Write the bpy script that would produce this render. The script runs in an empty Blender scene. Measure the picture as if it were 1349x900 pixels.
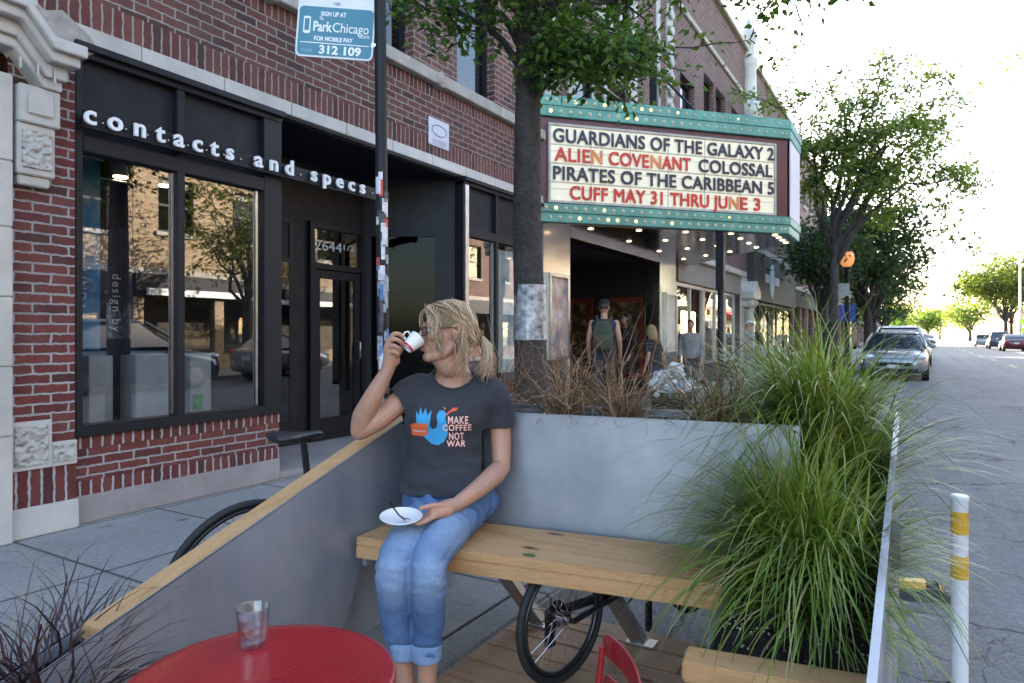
import bpy, bmesh, math, random
from mathutils import Vector, Matrix, Quaternion
from mathutils.bvhtree import BVHTree
from mathutils import noise as mnoise
R = math.radians
S = bpy.context.scene
COL = S.collection
random.seed(7)
# ------------------------------------------------------------------ camera, sky, sun, exposure
YAW = R(30.73)                       # the street runs along +Y; the camera looks this far left of it
cd = bpy.data.cameras.new('camera'); cam = bpy.data.objects.new('camera', cd); COL.objects.link(cam)
cam.location = (0, 0, 1.2); cam.rotation_euler = (R(90), 0, YAW)
cd.sensor_width = 36; cd.lens = 24.02; cd.shift_y = -8/1349
cd.clip_start = 0.05; cd.clip_end = 2500
cd.dof.use_dof = True; cd.dof.focus_distance = 2.5; cd.dof.aperture_fstop = 7.5
S.camera = cam
SUN_EL, SUN_AZ = 17.0, 38.0          # elevation; azimuth from +Y towards -X
sdir = Vector((-math.sin(R(SUN_AZ))*math.cos(R(SUN_EL)), math.cos(R(SUN_AZ))*math.cos(R(SUN_EL)), math.sin(R(SUN_EL))))
w = bpy.data.worlds.new('World'); S.world = w; w.use_nodes = True
nt = w.node_tree; nt.nodes.clear()
sky = nt.nodes.new('ShaderNodeTexSky'); sky.sky_type = 'NISHITA'; sky.sun_disc = False
sky.sun_elevation = R(SUN_EL); sky.sun_rotation = R(-SUN_AZ)
sky.air_density = 1.0; sky.dust_density = 2.4; sky.ozone_density = 1.0
bgn = nt.nodes.new('ShaderNodeBackground'); bgn.inputs['Strength'].default_value = 0.15
wo = nt.nodes.new('ShaderNodeOutputWorld')
nt.links.new(sky.outputs[0], bgn.inputs[0]); nt.links.new(bgn.outputs[0], wo.inputs[0])
sl = bpy.data.lights.new('sun', 'SUN'); sl.energy = 4.0; sl.angle = R(0.5); sl.color = (1, .92, .8)
so = bpy.data.objects.new('sun', sl); COL.objects.link(so)
so.rotation_euler = sdir.to_track_quat('Z', 'Y').to_euler(); so.location = (0, 0, 40)
S.view_settings.view_transform = 'Standard'; S.view_settings.look = 'None'
S.view_settings.exposure = 2.85; S.view_settings.gamma = 1.0; S.view_settings.use_curve_mapping = False
S.cycles.max_bounces = 8; S.cycles.transparent_max_bounces = 24

# ------------------------------------------------------------------ helpers
def tag(o, label=None, cat=None, group=None, kind=None):
    if label: o['label'] = label
    if cat: o['category'] = cat
    if group: o['group'] = group
    if kind: o['kind'] = kind
    return o
def wm(o):
    m = o.matrix_basis.copy()
    if o.parent: m = wm(o.parent) @ o.matrix_parent_inverse @ m
    return m
def adopt(o, parent):
    o.parent = parent; o.matrix_parent_inverse = wm(parent).inverted()
def empty(name, loc=(0,0,0), rz=0, label=None, cat=None, group=None):
    o = bpy.data.objects.new(name, None); COL.objects.link(o)
    o.location = loc; o.rotation_euler = (0, 0, rz); o.empty_display_size = .1
    return tag(o, label, cat, group)
def kids(o): return [c for c in bpy.data.objects if c.parent is o]
def copy_tree(o, parent=None, label=None):
    c = o.copy(); COL.objects.link(c)
    if parent is not None: c.parent = parent
    for k in kids(o): copy_tree(k, c)
    if label: c['label'] = label
    return c
class MB:
    def __init__(s): s.v = []; s.f = []; s.uv = None
    def add(s, v, f, M=None):
        b = len(s.v)
        s.v += [tuple(M @ Vector(p)) for p in v] if M is not None else [tuple(p) for p in v]
        s.f += [tuple(i+b for i in q) for q in f]; return s
    def box(s, x0, x1, y0, y1, z0, z1, M=None):
        v = [(x,y,z) for x in (x0,x1) for y in (y0,y1) for z in (z0,z1)]
        return s.add(v, [(0,1,3,2),(4,6,7,5),(0,4,5,1),(2,3,7,6),(0,2,6,4),(1,5,7,3)], M)
    def quad(s, a, b, c, d): return s.add([a,b,c,d], [(0,1,2,3)])
    def prism(s, poly, ext, axis='x', M=None):      # poly of 2D points, extruded from ext[0] to ext[1]
        n = len(poly)
        def p(a, b, t): return {'x':(t,a,b), 'y':(a,t,b), 'z':(a,b,t)}[axis]
        v = [p(a,b,ext[0]) for a,b in poly] + [p(a,b,ext[1]) for a,b in poly]
        f = [tuple(range(n)), tuple(range(2*n-1, n-1, -1))] + [(i,(i+1)%n,n+(i+1)%n,n+i) for i in range(n)]
        return s.add(v, f, M)
    def tube(s, pts, r, n=8, cap=True, flat=None, M=None):
        pts = [Vector(p) for p in pts]; m = len(pts)
        rr = list(r) if hasattr(r, '__len__') else [r]*m
        v = []; up = None
        for i, p in enumerate(pts):
            t = (pts[min(i+1,m-1)] - pts[max(i-1,0)])
            if t.length < 1e-9: t = Vector((0,0,1))
            t.normalize()
            if up is None:
                up = Vector((0,0,1)) if abs(t.z) < .9 else Vector((1,0,0))
            a = t.cross(up)
            if a.length < 1e-6: a = t.orthogonal()
            a.normalize(); b = a.cross(t); b.normalize(); up = b
            fl = flat or 1
            for k in range(n):
                th = 2*math.pi*k/n
                v.append(p + rr[i]*(math.cos(th)*a + fl*math.sin(th)*b))
        f = [(i*n+k, i*n+(k+1)%n, (i+1)*n+(k+1)%n, (i+1)*n+k) for i in range(m-1) for k in range(n)]
        if cap: f += [tuple(range(n-1,-1,-1)), tuple(range((m-1)*n, m*n))]
        return s.add(v, f, M)
    def limb(s, pts, rr, n=14):                     # tapered tube with round ends
        pts = [Vector(p) for p in pts]
        for p, r in ((pts[0], rr[0]), (pts[-1], rr[-1])): s.ell(p, (r,r,r), 10, 14)
        P2, R2 = [], []
        for i in range(len(pts)-1):                 # Catmull-Rom so that the limb bends smoothly
            p0, p1, p2, p3 = pts[max(i-1,0)], pts[i], pts[i+1], pts[min(i+2,len(pts)-1)]
            for k in range(5):
                t = k/5
                P2.append(.5*((2*p1)+(p2-p0)*t+(2*p0-5*p1+4*p2-p3)*t*t+(3*p1-p0-3*p2+p3)*t**3))
                R2.append(rr[i]*(1-t)+rr[i+1]*t)
        P2.append(pts[-1]); R2.append(rr[-1])
        return s.tube(P2, R2, n)
    def lathe(s, prof, n=24, M=None, cap=True):     # prof: list of (r,z)
        v = [(r*math.cos(2*math.pi*k/n), r*math.sin(2*math.pi*k/n), z) for r, z in prof for k in range(n)]
        m = len(prof)
        f = [(i*n+k, i*n+(k+1)%n, (i+1)*n+(k+1)%n, (i+1)*n+k) for i in range(m-1) for k in range(n)]
        if cap: f += [tuple(range(n-1,-1,-1)), tuple(range((m-1)*n, m*n))]
        return s.add(v, f, M)
    def ell(s, c, rad, a=10, b=16, M=None):
        c = Vector(c); v = [c + Vector((0,0,rad[2]))]
        for i in range(1, a):
            ph = math.pi*i/a
            for k in range(b):
                th = 2*math.pi*k/b
                v.append(c + Vector((rad[0]*math.sin(ph)*math.cos(th), rad[1]*math.sin(ph)*math.sin(th), rad[2]*math.cos(ph))))
        v.append(c - Vector((0,0,rad[2]))); e = len(v)-1
        f = [(0, 1+k, 1+(k+1)%b) for k in range(b)]
        f += [(1+i*b+k, 1+(i+1)*b+k, 1+(i+1)*b+(k+1)%b, 1+i*b+(k+1)%b) for i in range(a-2) for k in range(b)]
        f += [(e, 1+(a-2)*b+(k+1)%b, 1+(a-2)*b+k) for k in range(b)]
        return s.add(v, f, M)
    def loft(s, rings, cap=True, closed=True):
        n = len(rings[0]); m = len(rings); v = [p for r in rings for p in r]
        K = n if closed else n-1
        f = [(i*n+k, i*n+(k+1)%n, (i+1)*n+(k+1)%n, (i+1)*n+k) for i in range(m-1) for k in range(K)]
        if cap: f += [tuple(range(n-1,-1,-1)), tuple(range((m-1)*n, m*n))]
        return s.add(v, f)
    def torus(s, R0, r, n=40, k=8, M=None):         # axis along local y
        v = []
        for i in range(n):
            a = 2*math.pi*i/n
            for j in range(k):
                b = 2*math.pi*j/k
                q = R0 + r*math.cos(b); v.append((q*math.cos(a), r*math.sin(b), q*math.sin(a)))
        f = [(i*k+j, i*k+(j+1)%k, ((i+1)%n)*k+(j+1)%k, ((i+1)%n)*k+j) for i in range(n) for j in range(k)]
        return s.add(v, f, M)
    def mesh(s, name):
        me = bpy.data.meshes.new(name); me.from_pydata([tuple(p) for p in s.v], [], s.f); me.validate()
        bm = bmesh.new(); bm.from_mesh(me); bmesh.ops.recalc_face_normals(bm, faces=bm.faces); bm.to_mesh(me); bm.free()
        return me
    def build(s, name, mat, parent=None, smooth=False, bevel=0, label=None, cat=None, group=None, kind=None, raw=False, local=False):
        if raw:
            me = bpy.data.meshes.new(name); me.from_pydata([tuple(p) for p in s.v], [], s.f)
        else: me = s.mesh(name)
        me.name = name
        if bevel:
            bm = bmesh.new(); bm.from_mesh(me)
            bmesh.ops.remove_doubles(bm, verts=bm.verts, dist=1e-5)
            ed = [e for e in bm.edges if len(e.link_faces) == 2 and e.calc_face_angle(0) > .6]
            bmesh.ops.bevel(bm, geom=ed, offset=bevel, segments=2, affect='EDGES', clamp_overlap=True)
            bm.to_mesh(me); bm.free()
        return link(name, me, mat, parent, smooth, label, cat, group, kind, local)
def link(name, me, mat, parent=None, smooth=False, label=None, cat=None, group=None, kind=None, local=False):
    o = bpy.data.objects.new(name, me); COL.objects.link(o)
    if mat is not None and len(me.materials) == 0: me.materials.append(mat)
    if smooth:
        for p in me.polygons: p.use_smooth = True
        if smooth is not True: me.set_sharp_from_angle(angle=R(smooth))
    if parent is not None:
        if local: o.parent = parent
        else: adopt(o, parent)
    return tag(o, label, cat, group, kind)
def T(x=0,y=0,z=0): return Matrix.Translation((x,y,z))
def RX(a): return Matrix.Rotation(a,4,'X')
def RY(a): return Matrix.Rotation(a,4,'Y')
def RZ(a): return Matrix.Rotation(a,4,'Z')
def SC(x,y,z): return Matrix.Diagonal((x,y,z,1))
def evaluated(me, mods):                             # run modifiers on a mesh and return the result
    o = bpy.data.objects.new('work', me); COL.objects.link(o)
    for typ, kw in mods:
        m = o.modifiers.new(typ, typ)
        for k, v in kw.items(): setattr(m, k, v)
    dg = bpy.context.evaluated_depsgraph_get(); dg.update()
    out = bpy.data.meshes.new_from_object(o.evaluated_get(dg))
    bpy.data.objects.remove(o); return out
def text_mb(txt, size, depth=.004, bold=0, space=1.0, align='CENTER', lines=1.0, shear=0):
    cu = bpy.data.curves.new('text', 'FONT'); cu.body = txt; cu.size = size; cu.extrude = depth/2; cu.offset = bold
    cu.space_character = space; cu.align_x = align; cu.align_y = 'BOTTOM_BASELINE'; cu.space_line = lines; cu.shear = shear
    cu.resolution_u = 4
    me = evaluated(cu, [])
    m = MB(); m.v = [tuple(v.co) for v in me.vertices]; m.f = [tuple(p.vertices) for p in me.polygons]
    return m
def place(m, M):
    m.v = [tuple(M @ Vector(p)) for p in m.v]; return m
def fit_width(m, wd, x0=None):                       # squeeze a text mesh to a width, left edge at x0
    xs = [p[0] for p in m.v]; a, b = min(xs), max(xs); k = wd/(b-a)
    x0 = -wd/2 if x0 is None else x0
    m.v = [((p[0]-a)*k+x0, p[1], p[2]) for p in m.v]; return m
def MF(o, u, v):                                     # frame: local x->u, y->v, z->u x v, origin o
    u = Vector(u).normalized(); v = Vector(v).normalized(); n = u.cross(v)
    return Matrix(((u.x,v.x,n.x,o[0]),(u.y,v.y,n.y,o[1]),(u.z,v.z,n.z,o[2]),(0,0,0,1)))
FX = lambda x, y, z: MF((x,y,z), (0,1,0), (0,0,1))   # lettering on a facade that faces +X (reads along +Y)

# ------------------------------------------------------------------ materials
class NT:
    def __init__(s, name):
        s.m = bpy.data.materials.new(name); s.m.use_nodes = True; s.t = s.m.node_tree; s.t.nodes.clear()
        s.out = s.n('ShaderNodeOutputMaterial')
    def n(s, typ, **kw):
        x = s.t.nodes.new(typ)
        for k, v in kw.items():
            if k.startswith('i_'):
                key = k[2:]; key = int(key) if key.isdigit() else key.replace('_', ' ')
                x.inputs[key].default_value = v
            else: setattr(x, k, v)
        return x
    def l(s, a, b): s.t.links.new(a, b)
    def ramp(s, fac, stops, interp='LINEAR'):
        r = s.n('ShaderNodeValToRGB'); e = r.color_ramp; e.interpolation = interp
        while len(e.elements) < len(stops): e.elements.new(.5)
        for el, (p, c) in zip(e.elements, stops):
            el.position = p; el.color = (*c, 1) if len(c) == 3 else c
        s.l(fac, r.inputs[0]); return r.outputs[0]
    def mix(s, fac, a, b, mode='MIX'):
        x = s.n('ShaderNodeMix', data_type='RGBA', blend_type=mode)
        for i, q in ((0, fac), (6, a), (7, b)):
            if hasattr(q, 'is_linked') or hasattr(q, 'links'): s.l(q, x.inputs[i])
            else: x.inputs[i].default_value = (*q, 1) if hasattr(q, '__len__') and len(q) == 3 else q
        return x.outputs[2]
    def math(s, op, a, b=None):
        x = s.n('ShaderNodeMath', operation=op)
        for i, q in ((0, a), (1, b)):
            if q is None: continue
            if hasattr(q, 'links'): s.l(q, x.inputs[i])
            else: x.inputs[i].default_value = q
        return x.outputs[0]
    def noise(s, vec, scale, detail=4, rough=.55):
        x = s.n('ShaderNodeTexNoise'); x.inputs['Scale'].default_value = scale
        x.inputs['Detail'].default_value = detail; x.inputs['Roughness'].default_value = rough
        if vec is not None: s.l(vec, x.inputs['Vector'])
        return x.outputs['Fac']
    def coord(s, kind='Object', scale=None, rot=None):
        c = s.n('ShaderNodeTexCoord').outputs[kind]
        if scale or rot:
            m = s.n('ShaderNodeMapping'); s.l(c, m.inputs[0])
            if scale: m.inputs['Scale'].default_value = scale
            if rot: m.inputs['Rotation'].default_value = rot
            return m.outputs[0]
        return c
    def bump(s, h, strength=.3, dist=.01, prev=None):
        b = s.n('ShaderNodeBump'); b.inputs['Strength'].default_value = strength; b.inputs['Distance'].default_value = dist
        s.l(h, b.inputs['Height'])
        if prev is not None: s.l(prev, b.inputs['Normal'])
        return b.outputs[0]
    def bsdf(s, col, rough=.5, metal=0, normal=None, **kw):
        b = s.n('ShaderNodeBsdfPrincipled')
        for k, q in (('Base Color', col), ('Roughness', rough), ('Metallic', metal)):
            if hasattr(q, 'links'): s.l(q, b.inputs[k])
            else: b.inputs[k].default_value = (*q, 1) if hasattr(q, '__len__') else q
        for k, q in kw.items(): b.inputs[k.replace('_', ' ')].default_value = q
        if normal is not None: s.l(normal, b.inputs['Normal'])
        return b.outputs[0]
    def done(s, sh): s.l(sh, s.out.inputs['Surface']); return s.m
def mat(name, col, rough=.5, metal=0, var=.25, nscale=6, bump=0, bscale=60, bdist=.004, dirt=0, **kw):
    t = NT(name); c = t.coord()
    n = t.noise(c, nscale, 6)
    a = tuple(x*(1-var) for x in col); b = tuple(min(1, x*(1+var)) for x in col)
    colr = t.ramp(n, [(.3, a), (.7, b)])
    if dirt:
        d = t.ramp(t.noise(c, nscale*.35, 8, .7), [(.45, (0,0,0)), (.7, (1,1,1))])
        colr = t.mix(t.math('MULTIPLY', d, dirt), colr, tuple(x*.45+.02 for x in col))
    rg = t.math('ADD', t.math('MULTIPLY', t.noise(c, nscale*2.3, 5), .24), rough-.12)
    nr = t.bump(t.noise(c, bscale, 4), bump, bdist) if bump else None
    return t.done(t.bsdf(colr, rg, metal, nr, **kw))
def brick(name, c1, c2, mortar, soldier=False, bw=.2, rh=.068, ms=.0055, dirty=.0):
    t = NT(name); sp = t.n('ShaderNodeSeparateXYZ'); t.l(t.coord(), sp.inputs[0])
    u = t.math('ADD', sp.outputs[0], sp.outputs[1]); cb = t.n('ShaderNodeCombineXYZ')
    wob = t.noise(t.coord(), 22, 3)
    wv = t.math('MULTIPLY', t.math('SUBTRACT', wob, .5), .02)
    u2 = t.math('ADD', u, wv); v2 = t.math('ADD', sp.outputs[2], wv)
    t.l(v2 if soldier else u2, cb.inputs[0]); t.l(u2 if soldier else v2, cb.inputs[1])
    b = t.n('ShaderNodeTexBrick'); t.l(cb.outputs[0], b.inputs['Vector']); b.offset = .5
    for k, q in (('Scale',1),('Brick Width',60 if soldier else bw),('Row Height',rh),('Mortar Size',ms),('Mortar Smooth',.25),('Bias',0)): b.inputs[k].default_value = q
    b.inputs['Color1'].default_value = (0,0,0,1); b.inputs['Color2'].default_value = (1,1,1,1); b.inputs['Mortar'].default_value = (.5,.5,.5,1)
    mid = tuple((a+q)/2*1.15 for a, q in zip(c1, c2)); dk = tuple(x*.45+.012 for x in c1)
    col = t.ramp(b.outputs['Color'], [(0, dk), (.18, c1), (.5, mid), (.75, c2), (1, tuple(x*.75+.015 for x in c2))])
    col = t.mix(.55, col, t.ramp(t.noise(t.coord(), 9, 8, .7), [(.3, (.35,.33,.33)), (.7, (1,1,1))]), 'MULTIPLY')
    mo = t.ramp(t.noise(t.coord(), 14, 6), [(.3, tuple(x*.7 for x in mortar)), (.75, mortar)])
    full = t.mix(b.outputs['Fac'], col, mo)
    if dirty:
        d = t.ramp(t.noise(t.coord(scale=(1,1,.35)), 1.3, 8, .7), [(.42, (0,0,0)), (.75, (1,1,1))])
        full = t.mix(t.math('MULTIPLY', d, dirty), full, (.07,.055,.05))
    h = t.math('ADD', t.math('MULTIPLY', b.outputs['Fac'], -1), t.math('MULTIPLY', t.noise(t.coord(), 70, 4), .35))
    return t.done(t.bsdf(full, .85, 0, t.bump(h, 1.0, .012)))
def wood(name, c1, c2, axis=0, gs=1.0, knots=True, rough=.6, dirty=0):
    t = NT(name); sc = [9*gs, 9*gs, 9*gs]; sc[axis] = .55*gs
    c = t.coord(scale=tuple(sc)); n = t.noise(c, 3.0, 8, .6); fine = t.noise(c, 16, 4, .7)
    col = t.ramp(t.math('ADD', t.math('MULTIPLY', n, .7), t.math('MULTIPLY', fine, .3)), [(.32, tuple(x*.75 for x in c1)), (.48, c1), (.62, c2), (.8, tuple(x*.9 for x in c1))])
    if knots:
        sk = [5.5, 5.5, 5.5]; sk[axis] = 2.4
        vo = t.n('ShaderNodeTexVoronoi'); t.l(t.coord(scale=tuple(sk)), vo.inputs['Vector']); vo.inputs['Scale'].default_value = 1
        k = t.ramp(vo.outputs['Distance'], [(.04, (1,1,1)), (.11, (0,0,0))])
        col = t.mix(k, col, (.1,.045,.018))
    if dirty: col = t.mix(t.math('MULTIPLY', t.ramp(t.noise(t.coord(), 5, 8, .75), [(.4,(0,0,0)),(.75,(1,1,1))]), dirty), col, (.12,.1,.085))
    return t.done(t.bsdf(col, rough, 0, t.bump(fine, .18, .003)))
def leafy(name, stops, trans=.35, rough=.45):        # per-leaf colour, light passing through the blade
    t = NT(name); g = t.n('ShaderNodeNewGeometry'); col = t.ramp(g.outputs['Random Per Island'], stops)
    p = t.bsdf(col, rough); tr = t.n('ShaderNodeBsdfTranslucent'); t.l(t.mix(1.0, col, (1.0,1.0,.45), 'MULTIPLY'), tr.inputs[0])
    mx = t.n('ShaderNodeMixShader'); mx.inputs[0].default_value = trans; t.l(p, mx.inputs[1]); t.l(tr.outputs[0], mx.inputs[2])
    return t.done(mx.outputs[0])
def glass(name, ior=1.7, tint=(.9,.93,.93), rough=0.0, base=.04, pw=4.5, wavy=True):
    t = NT(name); tr = t.n('ShaderNodeBsdfTransparent'); tr.inputs[0].default_value = (*tint, 1)
    gl = t.n('ShaderNodeBsdfGlossy'); gl.inputs['Roughness'].default_value = rough
    lw = t.n('ShaderNodeLayerWeight'); lw.inputs['Blend'].default_value = .5; f0 = ((ior-1)/(ior+1))**2*1.3 + base
    fr = t.math('ADD', t.math('MULTIPLY', t.math('POWER', lw.outputs['Facing'], pw), 1-f0), f0)
    nb = t.bump(t.noise(t.coord(), .9, 2), .02, .02); wavy and t.l(nb, gl.inputs['Normal'])
    mx = t.n('ShaderNodeMixShader'); t.l(fr, mx.inputs[0])
    t.l(tr.outputs[0], mx.inputs[1]); t.l(gl.outputs[0], mx.inputs[2]); return t.done(mx.outputs[0])
def glow(name, col, st):
    t = NT(name); e = t.n('ShaderNodeEmission'); e.inputs[0].default_value = (*col, 1); e.inputs[1].default_value = st
    return t.done(e.outputs[0])
M = {}
M['brick'] = brick('red brick', (.13,.04,.03), (.18,.068,.047), (.40,.36,.32), dirty=.5, ms=.007)
M['brick_soldier'] = brick('red brick upright', (.135,.035,.028), (.19,.06,.042), (.40,.36,.32), True, dirty=.3, ms=.007)
M['brick_light'] = brick('red brick with pale mortar', (.135,.028,.024), (.20,.045,.035), (.42,.40,.39), ms=.0072, dirty=.35, rh=.0605)
M['brick_light_soldier'] = brick('upright brick with pale mortar', (.13,.028,.024), (.19,.045,.035), (.48,.46,.46), True, ms=.008, dirty=.2)
M['brick_pink'] = brick('pinkish brick', (.3,.16,.13), (.4,.24,.2), (.42,.38,.35), dirty=.15)
M['brick_tan'] = brick('tan brick', (.4,.27,.15), (.5,.36,.22), (.42,.36,.28), dirty=.15)
M['terracotta'] = mat('cream glazed terracotta', (.52,.5,.465), .35, 0, .12, 3, .12, 30, .004, dirt=.55)
t_ = NT('carved terracotta'); v_ = t_.n('ShaderNodeTexVoronoi', feature='SMOOTH_F1'); v_.inputs['Scale'].default_value = 26
wv_ = t_.n('ShaderNodeVectorMath', operation='ADD'); nn_ = t_.n('ShaderNodeTexNoise'); nn_.inputs['Scale'].default_value = 14; t_.l(t_.coord(), nn_.inputs['Vector'])
sc_ = t_.n('ShaderNodeVectorMath', operation='SCALE'); sc_.inputs['Scale'].default_value = .07; t_.l(nn_.outputs['Color'], sc_.inputs[0]); t_.l(t_.coord(), wv_.inputs[0]); t_.l(sc_.outputs[0], wv_.inputs[1]); t_.l(wv_.outputs[0], v_.inputs['Vector'])
M['carved'] = t_.done(t_.bsdf(t_.mix(.5, (.46,.44,.40), t_.ramp(t_.noise(t_.coord(), 20, 6), [(.35,(.25,.235,.21)),(.65,(.52,.5,.46))])), .5, 0, t_.bump(v_.outputs['Distance'], 1.0, .035)))
M['limestone'] = mat('limestone', (.42,.38,.33), .8, 0, .2, 4, .3, 60, dirt=.5)
M['concrete'] = mat('bulkhead concrete', (.3,.27,.26), .85, 0, .15, 4, .3, 80, dirt=.4)
M['patch'] = mat('mortar patch', (.33,.3,.27), .9, 0, .25, 14, .5, 50)
M['black'] = mat('black painted metal', (.010,.011,.015), .5, 0, .2, 3, .05, 40, Specular_IOR_Level=.3)
M['black_panel'] = mat('charcoal panel', (.013,.014,.019), .6, 0, .25, 5, .15, 120, .002, Specular_IOR_Level=.3)
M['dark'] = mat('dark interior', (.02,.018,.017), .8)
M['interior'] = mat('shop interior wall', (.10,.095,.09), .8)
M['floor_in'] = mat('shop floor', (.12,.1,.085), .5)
M['white'] = mat('white paint', (.8,.8,.8), .4, 0, .05)
M['letter_white'] = mat('white letter', (.82,.82,.84), .4, 0, .03)
M['black_plain'] = mat('black letter', (.012,.014,.03), .4, 0, .1)
M['silver'] = mat('brushed aluminium', (.55,.55,.56), .35, 1, .1, 10)
M['stainless'] = mat('stainless panel', (.5,.48,.45), .22, 1, .15, 2, .05, 3, .02)
M['soffit'] = mat('polished soffit', (.33,.31,.31), .16, 1, .2, 1.5, .03, 2, .02)
M['pane'] = glass('window glass', 1.7, (.8,.84,.84), 0, .17)
M['pane_soft'] = glass('recess glass', 1.2, (.3,.3,.31), 0, .0, 6)
M['pane_dark'] = glass('upper window glass', 1.6, (.3,.33,.35))
# ------------------------------------------------------------------ ground
def asphalt(name, base, cracks=True, tracks=False):
    t = NT(name); c = t.coord()
    agg = t.math('ADD', t.math('MULTIPLY', t.noise(c, 160, 3, .8), .55), t.math('MULTIPLY', t.noise(c, 48, 4, .8), .45)); pat = t.noise(c, .7, 7, .65); mid = t.noise(c, 9, 6, .7)
    col = t.ramp(agg, [(.35, tuple(x*.4 for x in base)), (.5, base), (.68, tuple(x*1.9 for x in base))])
    col = t.mix(.6, col, t.ramp(pat, [(.3, (.6,.6,.62)), (.7, (1.15,1.12,1.1))]), 'MULTIPLY')
    col = t.mix(.35, col, t.ramp(mid, [(.35, (.6,.6,.6)), (.6, (1.1,1.1,1.1))]), 'MULTIPLY')
    h = agg
    if tracks:
        st = t.noise(t.coord(scale=(1.6,.03,1)), 1.0, 6, .65)
        col = t.mix(.7, col, t.ramp(st, [(.3, (.62,.62,.63)), (.68, (1.35,1.33,1.3))]), 'MULTIPLY')
    if cracks:
        ds = t.n('ShaderNodeVectorMath', operation='ADD')
        nv = t.n('ShaderNodeTexNoise'); nv.inputs['Scale'].default_value = 1.6; nv.inputs['Detail'].default_value = 8; t.l(c, nv.inputs['Vector'])
        sc = t.n('ShaderNodeVectorMath', operation='SCALE'); sc.inputs['Scale'].default_value = .9; t.l(nv.outputs['Color'], sc.inputs[0])
        t.l(c, ds.inputs[0]); t.l(sc.outputs[0], ds.inputs[1])
        lines = []
        for s_, w_ in ((.42, .010), (1.5, .016), (3.4, .022)):
            vo = t.n('ShaderNodeTexVoronoi', feature='DISTANCE_TO_EDGE'); vo.inputs['Scale'].default_value = s_; t.l(ds.outputs[0], vo.inputs['Vector'])
            lines.append(t.ramp(vo.outputs['Distance'], [(0, (1,1,1)), (w_, (0,0,0))]))
        mk = t.ramp(t.noise(c, .55, 3), [(.42, (0,0,0)), (.6, (1,1,1))])
        mk2 = t.ramp(t.noise(c, .8, 3), [(.46, (0,0,0)), (.62, (1,1,1))])
        cr = t.mix(1.0, lines[0], t.mix(1.0, t.mix(1.0, lines[1], mk, 'MULTIPLY'), t.mix(1.0, lines[2], mk2, 'MULTIPLY'), 'ADD'), 'ADD')
        col = t.mix(t.math('MULTIPLY', cr, .95), col, (.012,.012,.012))
        h = t.math('SUBTRACT', agg, cr)
    return t.done(t.bsdf(col, .8, 0, t.bump(h, .35, .006)))
def paving(name, base, jx, jy, x0, y0):
    t = NT(name); c = t.coord(); sp = t.n('ShaderNodeSeparateXYZ'); t.l(c, sp.inputs[0])
    wob = t.math('MULTIPLY', t.math('SUBTRACT', t.noise(c, 5, 5), .5), .012)
    def joint(o, step, off):
        m = t.n('ShaderNodeMath', operation='PINGPONG'); t.l(t.math('ADD', t.math('ADD', o, -off), wob), m.inputs[0]); m.inputs[1].default_value = step/2
        return t.ramp(m.outputs[0], [(.006, (1,1,1)), (.013, (0,0,0))])
    j = t.mix(1.0, joint(sp.outputs[0], jx, x0), joint(sp.outputs[1], jy, y0), 'ADD')
    fine = t.math('ADD', t.math('MULTIPLY', t.noise(c, 130, 3, .8), .5), t.math('MULTIPLY', t.noise(c, 34, 5, .8), .5)); big = t.noise(c, .9, 8, .65)
    col = t.ramp(fine, [(.34, tuple(x*.55 for x in base)), (.5, base), (.68, tuple(x*1.35 for x in base))])
    col = t.mix(.6, col, t.ramp(big, [(.32, (.55,.54,.54)), (.68, (1.15,1.12,1.08))]), 'MULTIPLY')
    vo = t.n('ShaderNodeTexVoronoi'); vo.inputs['Scale'].default_value = 4.2; t.l(t.coord(scale=(1,.55,1)), vo.inputs['Vector'])
    sp2 = t.mix(1.0, t.ramp(vo.outputs['Distance'], [(.09, (1,1,1)), (.15, (0,0,0))]), t.ramp(t.noise(c, 3, 4), [(.46, (0,0,0)), (.58, (1,1,1))]), 'MULTIPLY')
    col = t.mix(t.math('MULTIPLY', sp2, .75), col, (.05,.05,.05))
    col = t.mix(t.math('MULTIPLY', j, .85), col, (.035,.033,.03))
    return t.done(t.bsdf(col, .85, 0, t.bump(t.math('SUBTRACT', t.math('MULTIPLY', fine, .3), j), .4, .006)))
ROADZ = -.13
m = MB(); m.box(-900, 900, -300, 1500, -.6, -.16); m.build('ground', asphalt('ground surface', (.09,.09,.085), False), kind='structure')
m = MB(); m.box(-1.458, 8.6, -40, 700, -.3, ROADZ); m.build('road', asphalt('road asphalt', (.15,.152,.16), True, True), kind='structure')
m = MB(); m.box(-9, -1.617, -40, 300, -.3, 0)
m.build('sidewalk', paving('sidewalk concrete', (.29,.28,.27), .967, .89, -1.617, 1.93), kind='structure')
m = MB(); m.box(-1.615, -1.458, -40, 300, -.3, .004)
m.build('kerb', paving('kerb concrete', (.25,.245,.235), 50, 2.4, 25, .4), kind='structure', bevel=.015)
m = MB(); m.box(8.6, 12.1, -40, 700, -.3, 0); m.build('far_sidewalk', paving('far sidewalk concrete', (.26,.25,.24), 1.5, 1.5, 8.7, 0), kind='structure')
m = MB()
for k in range(24): m.box(3.45, 3.57, 26+9*k, 29+9*k, ROADZ, ROADZ+.004)
m.build('lane_marking', mat('worn yellow lane paint', (.45,.36,.12), .7, 0, .4, 14), kind='structure')
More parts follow.
